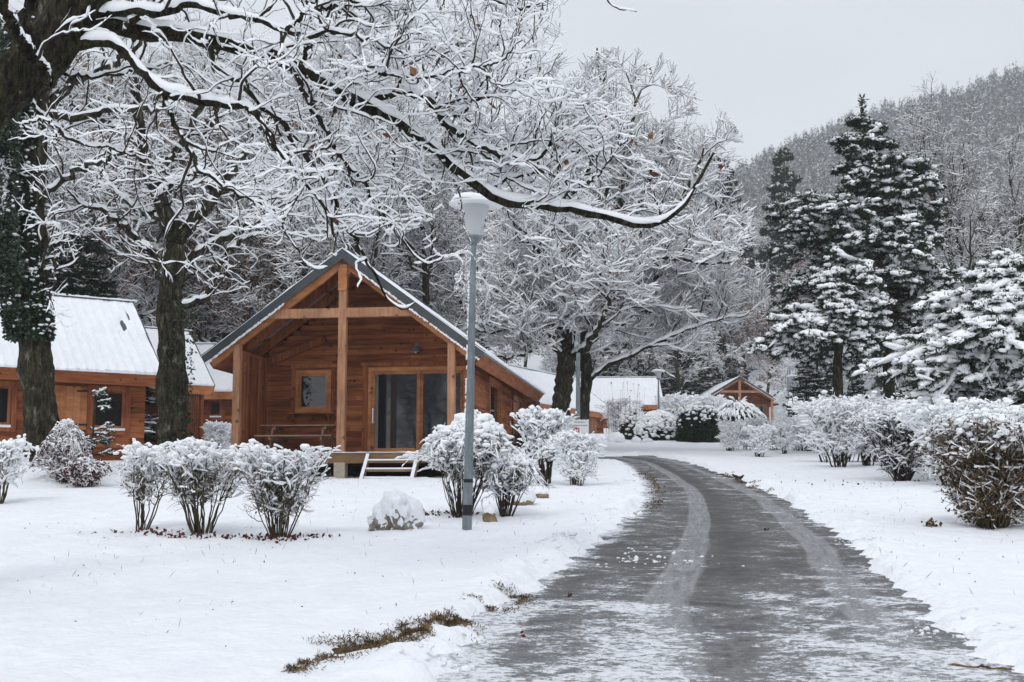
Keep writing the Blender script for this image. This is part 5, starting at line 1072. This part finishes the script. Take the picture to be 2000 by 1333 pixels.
# ------------------------------------------------------------------ stones
def stone(seed, loc, s, label, m='rockg', cover=.5, rz=0, group=None, lumps=.0):
    rs = np.random.RandomState(seed); iv, fc = ICO3; t = thing('boulder', loc, rz, label, 'rock', group)
    n1 = sum(a*vn(iv[:, 0]+iv[:, 2]*.7, iv[:, 1]-iv[:, 2]*.4, f, seed % 7+k) for k, (f, a) in enumerate(((.9, .5), (.4, .28), (.18, .16), (.08, .07))))
    V = iv*(1+n1[:, None]); V = V*(1+.12*np.sign(vn(iv[:, 0]+seed, iv[:, 1]+iv[:, 2], .8, 2))[:, None]*.5); V = V*np.array(s); V[:, 2] += s[2]*.35; a = Acc(); a.add(V, fc); a.build('stone', M[m], t)
    keep = iv[:, 2]+.25*vn(iv[:, 0]*2, iv[:, 1]*2, .35, 5) > cover; th = (.018+.04*np.clip(iv[:, 2]-cover, 0, 1))*(s[2]/.3)**.5
    hole = vn(iv[:, 0]*2+iv[:, 2], iv[:, 1]*2-iv[:, 2], .3, 9)+.5*vn(iv[:, 0]*2+iv[:, 2], iv[:, 1]*2-iv[:, 2], .1, 2)*(1+lumps*.5); f_ = sst(cover-.12, cover+.22, iv[:, 2]+(.35+.22*lumps)*hole)
    W = V+iv*(th*f_*1.6-.012*(1-f_))[:, None]; W += iv*(.020*lumps*vn(iv[:, 0]*2+iv[:, 2], iv[:, 1]*2-iv[:, 2], .16, 4)+.012*lumps*vn(iv[:, 0]*2, iv[:, 1]*2+iv[:, 2]*2, .06, 6))[:, None]*.6; W[:, 2] += .5*th*f_+np.where(f_ > .3, .012*rs.rand(len(W)), 0)*lumps; a = Acc(); a.add(W, fc); a.build('snow', M['snow'], t); return t
stone(1, gp(770, 1042), (.28, .26, .27), 'rounded boulder almost wrapped in snow on the lawn left of the street lamp', cover=.02, lumps=3.5)
stone(2, gp(1008, 992), (.27, .26, .19), 'ochre boulder with a smooth snow cap right of the street lamp', 'rock', .05)
stone(3, gp(1052, 975, 22.6), (.23, .18, .12), 'low ochre stone half under snow, right of the capped boulder', 'rock', .3)
stone(4, gp(957, 1004, 18.2), (.09, .09, .13), 'small ochre stone at the foot of the lamp bush', 'rock', .6)
st5 = stone(5, gpf(1203, 60.5), (.36, .3, .26), 'left and largest of three snowy stones by the far bend', cover=-.3, group='stones by the far bend')
dup(st5, gpf(1243, 60), 1., .62, 'middle stone of the three by the far bend'); dup(st5, gpf(1264, 60), 2., (.8, .6, .5), 'right and flattest stone of the three by the far bend')
def stalks():
    Y = 63; t = thing('dry_stalks', gpf(1215, Y), 0, 'tall thin dry flower stalks standing in front of the broad white roof', 'plant'); r = np.random.RandomState(6); n = 34; S = np.c_[r.uniform(-.9, 1.1, n), r.randn(n)*.2, np.zeros(n)]
    Pt = grow(S, np.c_[.08*r.randn(n), .05*r.randn(n), np.ones(n)], r.uniform(1.5, 3.0, n), 7, .04, 0, r); a = Acc(); tubes(a, Pt, rad_taper(n, 7, .006, .004), 4); a.build('stems', M['litter'], t)
    a = Acc(); blobs(a, Pt[:, -1], .012+.022*r.rand(n), r, 1.2); a.build('seed_heads', M['leaf_olive'], t)
stalks()
# small bare sapling beside boulder, fallen stick, loose leaves
def twigs(name, loc, paths, r, label, cat, mt='twig', snow=True):
    rs = np.random.RandomState(5); Pt = np.stack([resample(p, 12, rs, .006) for p in paths]); t = thing(name, loc, 0, label, cat); a = Acc(); R = rad_taper(len(Pt), 12, r, r*.35); tubes(a, Pt, R, 6)
    a.build('stems', M[mt], t)
    if snow: a = Acc(); snow_tubes(a, Pt, R, 5, .004, .006, rs, gap=.5); a.build('snow', M['snow_twig'], t)
twigs('bare_sapling', gp(985, 1000), [[(0, 0, 0), (-.02, 0, .2), (-.04, 0, .42)], [(.03, 0, 0), (.12, 0, .22), (.24, .02, .46)], [(-.02, 0, .2), (.05, 0, .34), (.08, 0, .5)], [(-.04, 0, .3), (-.12, 0, .4), (-.13, 0, .55)]], .009, 'two bare leaning saplings between the lamp bush and the capped boulder', 'sapling')
g_ = G(1935, 1308); twigs('fallen_stick', (g_[0], g_[1], gz(g_[0], g_[1])+.01), [[(-.22, .14, .015), (-.05, .03, .03), (.12, -.06, .02)], [(-.18, .15, .01), (.0, .05, .02), (.14, -.02, .02)]], .009, 'brown stick lying at the road edge in the lower right corner', 'stick', 'litter', False)
for (px, py, lb) in ((1022, 1245, 'single wine red leaf on the asphalt near the lower left edge of the lane'), (1113, 1167, 'small red leaf on the slush left of the lane centre'), (1292, 980, 'red leaf lying on the asphalt at the inside of the bend'), (1497, 1036, 'tiny brown leaf on the snow at the right road edge')):
    g_ = G(px, py); a = Acc(); r_ = np.random.RandomState(px); leaves(a, np.zeros((4, 3))+r_.randn(4, 3)*.008, .05, .02, r_, np.array([0, 0, .3])); o = a.build('fallen_leaf', M['leaf_red'], None, False); o.location = (g_[0], g_[1], gz(g_[0], g_[1])+.045); tag(o, lb, 'leaf')
g_ = gp(1819, 1036); a = Acc(); r_ = np.random.RandomState(3); leaves(a, r_.randn(60, 3)*[.06, .05, .02]+[0, 0, .04], .06, .02, r_); o = a.build('dark_plant_tuft', M['litter'], None, False); o.location = g_; tag(o, 'dark tuft of dead plant poking from the snow left of the rusty bush', 'plant')

# ------------------------------------------------------------------ street lamps, sign post
def lamp():
    t = thing('street_lamp', gp(912, 1041), 0, 'nearest street lamp, grey steel pole with two black bands and a snow-topped white dish', 'street lamp', 'street lamps', ry=rad(1.15))
    H = 3.77; m = MB(); m.lathe([(.064, -.05), (.062, .6), (.053, 1.8), (.033, H)], 12); m.go('pole', M['galv'], t)
    for z, h in ((.20, .135), (.62, .045)):
        r = .0815-.004; m = MB(); m.lathe([(.0652, z), (.0652, z+h)], 12); m.go('black_band', M['black'], t)
    m = MB(); m.lathe([(.038, H-.03), (.05, H+.0), (.10, H+.05), (.108, H+.09), (.10, H+.095)], 20); m.go('collar', M['galv'], t, True)
    m = MB(); m.lathe([(.090, H+.085), (.118, H+.22), (.148, H+.36), (.185, H+.46), (.195, H+.50)], 28); m.go('glass_shade', M['frost'], t, True)
    m = MB(); m.lathe([(.19, H+.495), (.33, H+.505), (.342, H+.515), (.342, H+.53), (.30, H+.55), (.1, H+.57), (0, H+.575)], 32); m.go('dish', M['white'], t, True)
    n = 40; a = np.arange(n)/n*2*pi; A = Acc(); prof = [(.322, .535), (.330, .56), (.31, .595), (.24, .622), (.13, .632), (.001, .635)]
    V = np.stack([np.stack([(r+.012*np.sin(a*3+1)+.006*np.sin(a*7))*np.cos(a), (r+.012*np.sin(a*3+1))*np.sin(a), np.full(n, H+z)+.012*np.sin(a*2)], 1) for r, z in prof]); A.add(V, ring_faces(1, len(prof), n)[:, ::-1]); A.build('snow', M['snow'], t)
    rs = np.random.RandomState(1); q = rs.rand(70, 1); A = Acc(); blobs(A, np.c_[-.050-.006*rs.rand(70), .01*rs.randn(70), rs.uniform(.7, 3.4, 70)], .008+.010*rs.rand(70), rs, 1.4); A.build('snow_flecks', M['snow'], t)
    return t
lp = lamp()
def lampdup(px, Y, ytop, label):
    x = X(px, Y); z = float(base_z(x, Y)); H = P(px, ytop, Y)[2]-z; l = dup(lp, (x, Y, z), 0, (1, 1, H/4.5), label); return l
lampdup(1287, 64, 719, 'street lamp standing in front of the broad white roof'); lampdup(1550, 74, 730, 'street lamp right of the small distant cabin, beside three bare poles')
for i, (px, lb) in enumerate(((1541, 'leftmost'), (1545, 'middle'), (1556, 'rightmost'))):
    m = MB(); Y = 77+i; x = X(px, Y); z = float(base_z(x, Y)); m.lathe([(.05, -.1), (.045, P(px, 724, Y)[2]-z), (.0, P(px, 724, Y)[2]-z+.01)], 10); o = m.go('metal_pole', M['galv'], None, True); o.location = (x, Y, z); tag(o, lb+' of the thin bare poles beside the far street lamp', 'pole', 'bare poles by the far lamp')
def sign():
    Y = 38; g_ = gpf(1128, Y); t = thing('sign_post', g_, 0, 'grey post carrying a small white notice with a red no-dogs square, before the twin-trunked oak', 'sign', ry=rad(.6))
    H = P(1128, 690, Y)[2]-g_[2]; m = MB(); m.lathe([(.078, -.1), (.07, 1.0), (.058, H), (.0, H+.01)], 12); m.go('post', M['galv'], t)
    m = MB(); m.box(-.13, .10, -.10, .10, -.1, .42); m.go('base_box', M['metal_grey'], t)
    x0, x1 = -.29, .31; z1 = P(1128, 822, Y)[2]-g_[2]; z0 = P(1128, 848, Y)[2]-g_[2]; b = MB().box(x0, x1, -.12, -.105, z0, z1).go('board', M['signw'], t)
    m = MB(); h = z1-z0
    rs = np.random.RandomState(7)
    for (xa, xb, f) in ((-.11, .19, .86), (-.27, -.16, .62), (-.14, .08, .62), (.09, .28, .62), (-.27, -.02, .49)):
        x = xa
        while x < xb:
            wd = rs.uniform(.010, .018); m.box(x, min(x+wd, xb), -.1225, -.1205, z0+h*f-.013, z0+h*f+.013+rs.rand()*.004); x += wd+.006
    m.go('lettering', M['signt'], b)
    zc = z0+h*.23; m = MB(); m.box(-.135, .035, -.1225, -.1205, zc-.078, zc+.078); s = m.go('red_square', M['signr'], b)
    m = MB(); m.beam((-.115, -.124, zc+.06), (.015, -.124, zc-.06), .003, .02, side=(0, 1, 0)); m.box(-.095, -.015, -.1245, -.123, zc-.012, zc+.02); m.box(-.09, -.075, -.1245, -.123, zc-.05, zc-.013); m.box(-.03, -.015, -.1245, -.123, zc-.05, zc-.013); m.box(-.018, .005, -.1245, -.123, zc+.005, zc+.045); m.go('no_dogs_symbol', M['white'], s)
    sn = MB(); 
    for k in range(12): sn.box(x0+k*.05, x0+k*.05+.051, -.13, -.09, z1, z1+.012+.022*rs.rand())
    sn.go('snow', M['snow'], t)
sign()

# ------------------------------------------------------------------ car behind the bushes
def car():
    Y = 43; g_ = gpf(1052, Y); t = thing('parked_car', g_, rad(-80), 'pale grey hatchback parked behind the shrubs at the far corner of the chalet', 'car')
    prof = [(-1.95, .35), (-1.98, .62), (-1.9, .85), (-1.0, .98), (-.45, 1.42), (.9, 1.46), (1.6, 1.05), (1.92, .95), (1.97, .55), (1.9, .32)]
    def body(pr, w0, w1, name, m_, par):
        n = len(pr); A = MB(); ws = [w0 if z < 1.0 else w1 for _, z in pr]; V = [(x, -w_, z) for (x, z), w_ in zip(pr, ws)]+[(x, w_, z) for (x, z), w_ in zip(pr, ws)]
        q = np.arange(n); f = np.stack([q, (q+1) % n, (q+1) % n+n, q+n], 1); A.add(V, f); A2 = [list(range(n)), list(range(2*n-1, n-1, -1))]
        A.add(np.array(V[:n]), np.array([list(range(n))])); A.add(np.array(V[n:]), np.array([list(range(n-1, -1, -1))])); o = A.go(name, m_, par)
        return o
    b = body(prof, .84, .66, 'body', M['paint'], t); md = b.modifiers.new('b', 'BEVEL'); md.width = .04; md.segments = 2
    for s in (-1, 1):
        A = MB(); A.add([(-.88, s*.80, 1.0), (-.42, s*.685, 1.36), (.85, s*.685, 1.39), (1.4, s*.80, 1.06)], [(0, 1, 2, 3)]); A.add([(-.88, s*.82, 1.0), (-.42, s*.705, 1.36), (.85, s*.705, 1.39), (1.4, s*.82, 1.06)], [(0, 1, 2, 3)]); A.go('side_window', M['glass'], t)
    MB().beam((-.98, 0, 1.03), (-.50, 0, 1.40), 1.24, .03, side=(0, 1, 0)).go('windscreen', M['glass'], t); MB().beam((.95, 0, 1.44), (1.57, 0, 1.10), 1.24, .03, side=(0, 1, 0)).go('rear_window', M['glass'], t)
    for x in (-1.25, 1.25):
        for s in (-1, 1):
            n = 20; a = np.arange(n)/n*2*pi; V = np.stack([np.stack([x+r*np.cos(a), np.full(n, s*y), .31+r*np.sin(a)], 1) for r, y in ((.2, .70), (.31, .71), (.31, .86), (.2, .87))]); w_ = Acc(); w_.add(V, ring_faces(1, 4, n)); w_ = w_.build('wheel', M['rubber'], t)
            V = np.stack([np.stack([x+r*np.cos(a), np.full(n, s*y), .31+r*np.sin(a)], 1) for r, y in ((.2, .872), (.05, .85), (.001, .86))]); h = Acc(); h.add(V, ring_faces(1, 3, n)); h.build('rim', M['galv'], w_)
    for s in (-1, 1): MB().box(-1.99, -1.93, s*.62-.14, s*.62+.14, .62, .76).go('headlight', M['frost'], t)
    m = MB(); rs = np.random.RandomState(3)
    for k in range(12): m.box(-.45+k*.11, -.45+k*.11+.112, -.62, .62, 1.43, 1.50+.02*rs.rand())
    m.go('snow', M['snow'], t)
car()

# ------------------------------------------------------------------ two blackbirds at the road edge
def bird(px, py, rz, label):
    g_ = G(px, py); t = thing('blackbird', (g_[0], g_[1], g_[2]), rz, label, 'bird', 'blackbirds at the road edge')
    Pt = np.array([[(-.20, 0, .085), (-.12, 0, .095), (-.07, 0, .10), (-.02, 0, .105), (.04, 0, .125), (.075, 0, .155), (.095, 0, .175), (.115, 0, .182), (.135, 0, .18)]]); R = np.array([[.010, .018, .035, .048, .045, .030, .028, .024, .006]])*1.15
    t.scale = (.62,)*3; a = Acc(); tubes(a, Pt, R, 12); a.build('body', M['bird'], t)
    a = Acc(); tubes(a, np.array([[(.13, 0, .18), (.15, 0, .177), (.17, 0, .172)]]), np.array([[.008, .005, .001]]), 6); a.build('beak', M['leaf_brown'], t)
    for s in (-1, 1): a = Acc(); tubes(a, np.array([[(-.0, s*.02, .08), (.005, s*.022, .04), (0, s*.022, 0), (.03, s*.022, .0)]]), np.array([[.006, .004, .003, .002]]), 5); a.build('leg', M['litter'], t)
bird(1437, 937, rad(160), 'left of two small black birds standing on the asphalt edge'); bird(1447, 939, rad(20), 'right of two small black birds standing on the asphalt edge')

# ------------------------------------------------------------------ far hill with forest
def hz(x, y):
    d = y-420.; cx = x-(-60.)
    ridge = np.interp(x, [-400, -200, -60, 60, 130, 200, 330, 500, 700], [100, 85, 58, 86, 116, 146, 193, 250, 308])
    t = np.clip((y-300)/420., 0, 1); return 22+(ridge+70-22)*t**1.15+6*vn(x, y, 90, 3)+3*vn(x, y, 30, 4)-np.maximum(y-720, 0)*.6
xs = np.linspace(-500, 800, 130); ys = np.linspace(250, 900, 80); XX, YY = np.meshgrid(xs, ys); a = Acc(); k = (np.arange(79)[:, None]*130+np.arange(129)[None]).ravel()
a.add(np.stack([XX, YY, hz(XX, YY)-2], -1), np.stack([k, k+1, k+131, k+130], 1)); hill = a.build('hill', [M['floor_far']]); tag(hill, 'snowy forested hillside rising to the right behind the wood', 'hill', kind='structure')
rs = np.random.RandomState(77); n = 20000; x = rs.uniform(-150, 420, n); y = 330+400*rs.rand(n)**.8; keep = (np.abs(x-20) < y*.62); x, y = x[keep], y[keep]; n = len(x)
H = rs.uniform(5.5, 11, n); nb = 26; zf = rs.rand(n, nb)**.8; az = rs.uniform(0, 2*pi, (n, nb)); L = (.24*H[:, None]*(1-zf)**.8+.25)*rs.uniform(.7, 1.2, (n, nb)); z0 = hz(x, y)[:, None]-2+zf*H[:, None]*.96; wdt = L*.38
cx, cy = x[:, None], y[:, None]; a = Acc()
Va = np.stack([cx-np.sin(az)*wdt*.2, cy+np.cos(az)*wdt*.2, z0+.10*H[:, None]*(1-zf)+.3], -1); Vb = np.stack([cx+np.cos(az)*L-np.sin(az)*wdt, cy+np.sin(az)*L+np.cos(az)*wdt, z0-.3*L], -1); Vc = np.stack([cx+np.cos(az)*L+np.sin(az)*wdt, cy+np.sin(az)*L-np.cos(az)*wdt, z0-.3*L], -1)
V = np.stack([Va, Vb, Vc], 2); dark = rs.rand(n, nb) < (.56+.25*(rs.rand(n, 1)-.5)); 
a.add(V[dark].reshape(-1, 3), np.arange(dark.sum()*3).reshape(-1, 3), 0); a.add(V[~dark].reshape(-1, 3), np.arange((~dark).sum()*3).reshape(-1, 3), 1)
tag(a.build('hillside_forest', [M['hill_tree'], M['frost_far']], None, False), 'far frosted conifer forest covering the hillside under the grey sky', 'forest', kind='stuff')
# ------------------------------------------------------------------ haze
HAZE = 0.00075
if HAZE:
    m = bpy.data.materials.new('haze'); m.use_nodes = True; t = m.node_tree; t.nodes.clear(); o_ = t.nodes.new('ShaderNodeOutputMaterial'); v = t.nodes.new('ShaderNodeVolumePrincipled')
    v.inputs['Color'].default_value = (.93, .95, .98, 1); v.inputs['Density'].default_value = HAZE; t.links.new(v.outputs[0], o_.inputs['Volume'])
    hb = MB().box(-900, 1200, -120, 1100, -60, 420).go('haze', m); tag(hb, 'thin winter haze hanging in the valley air', 'haze', kind='stuff')
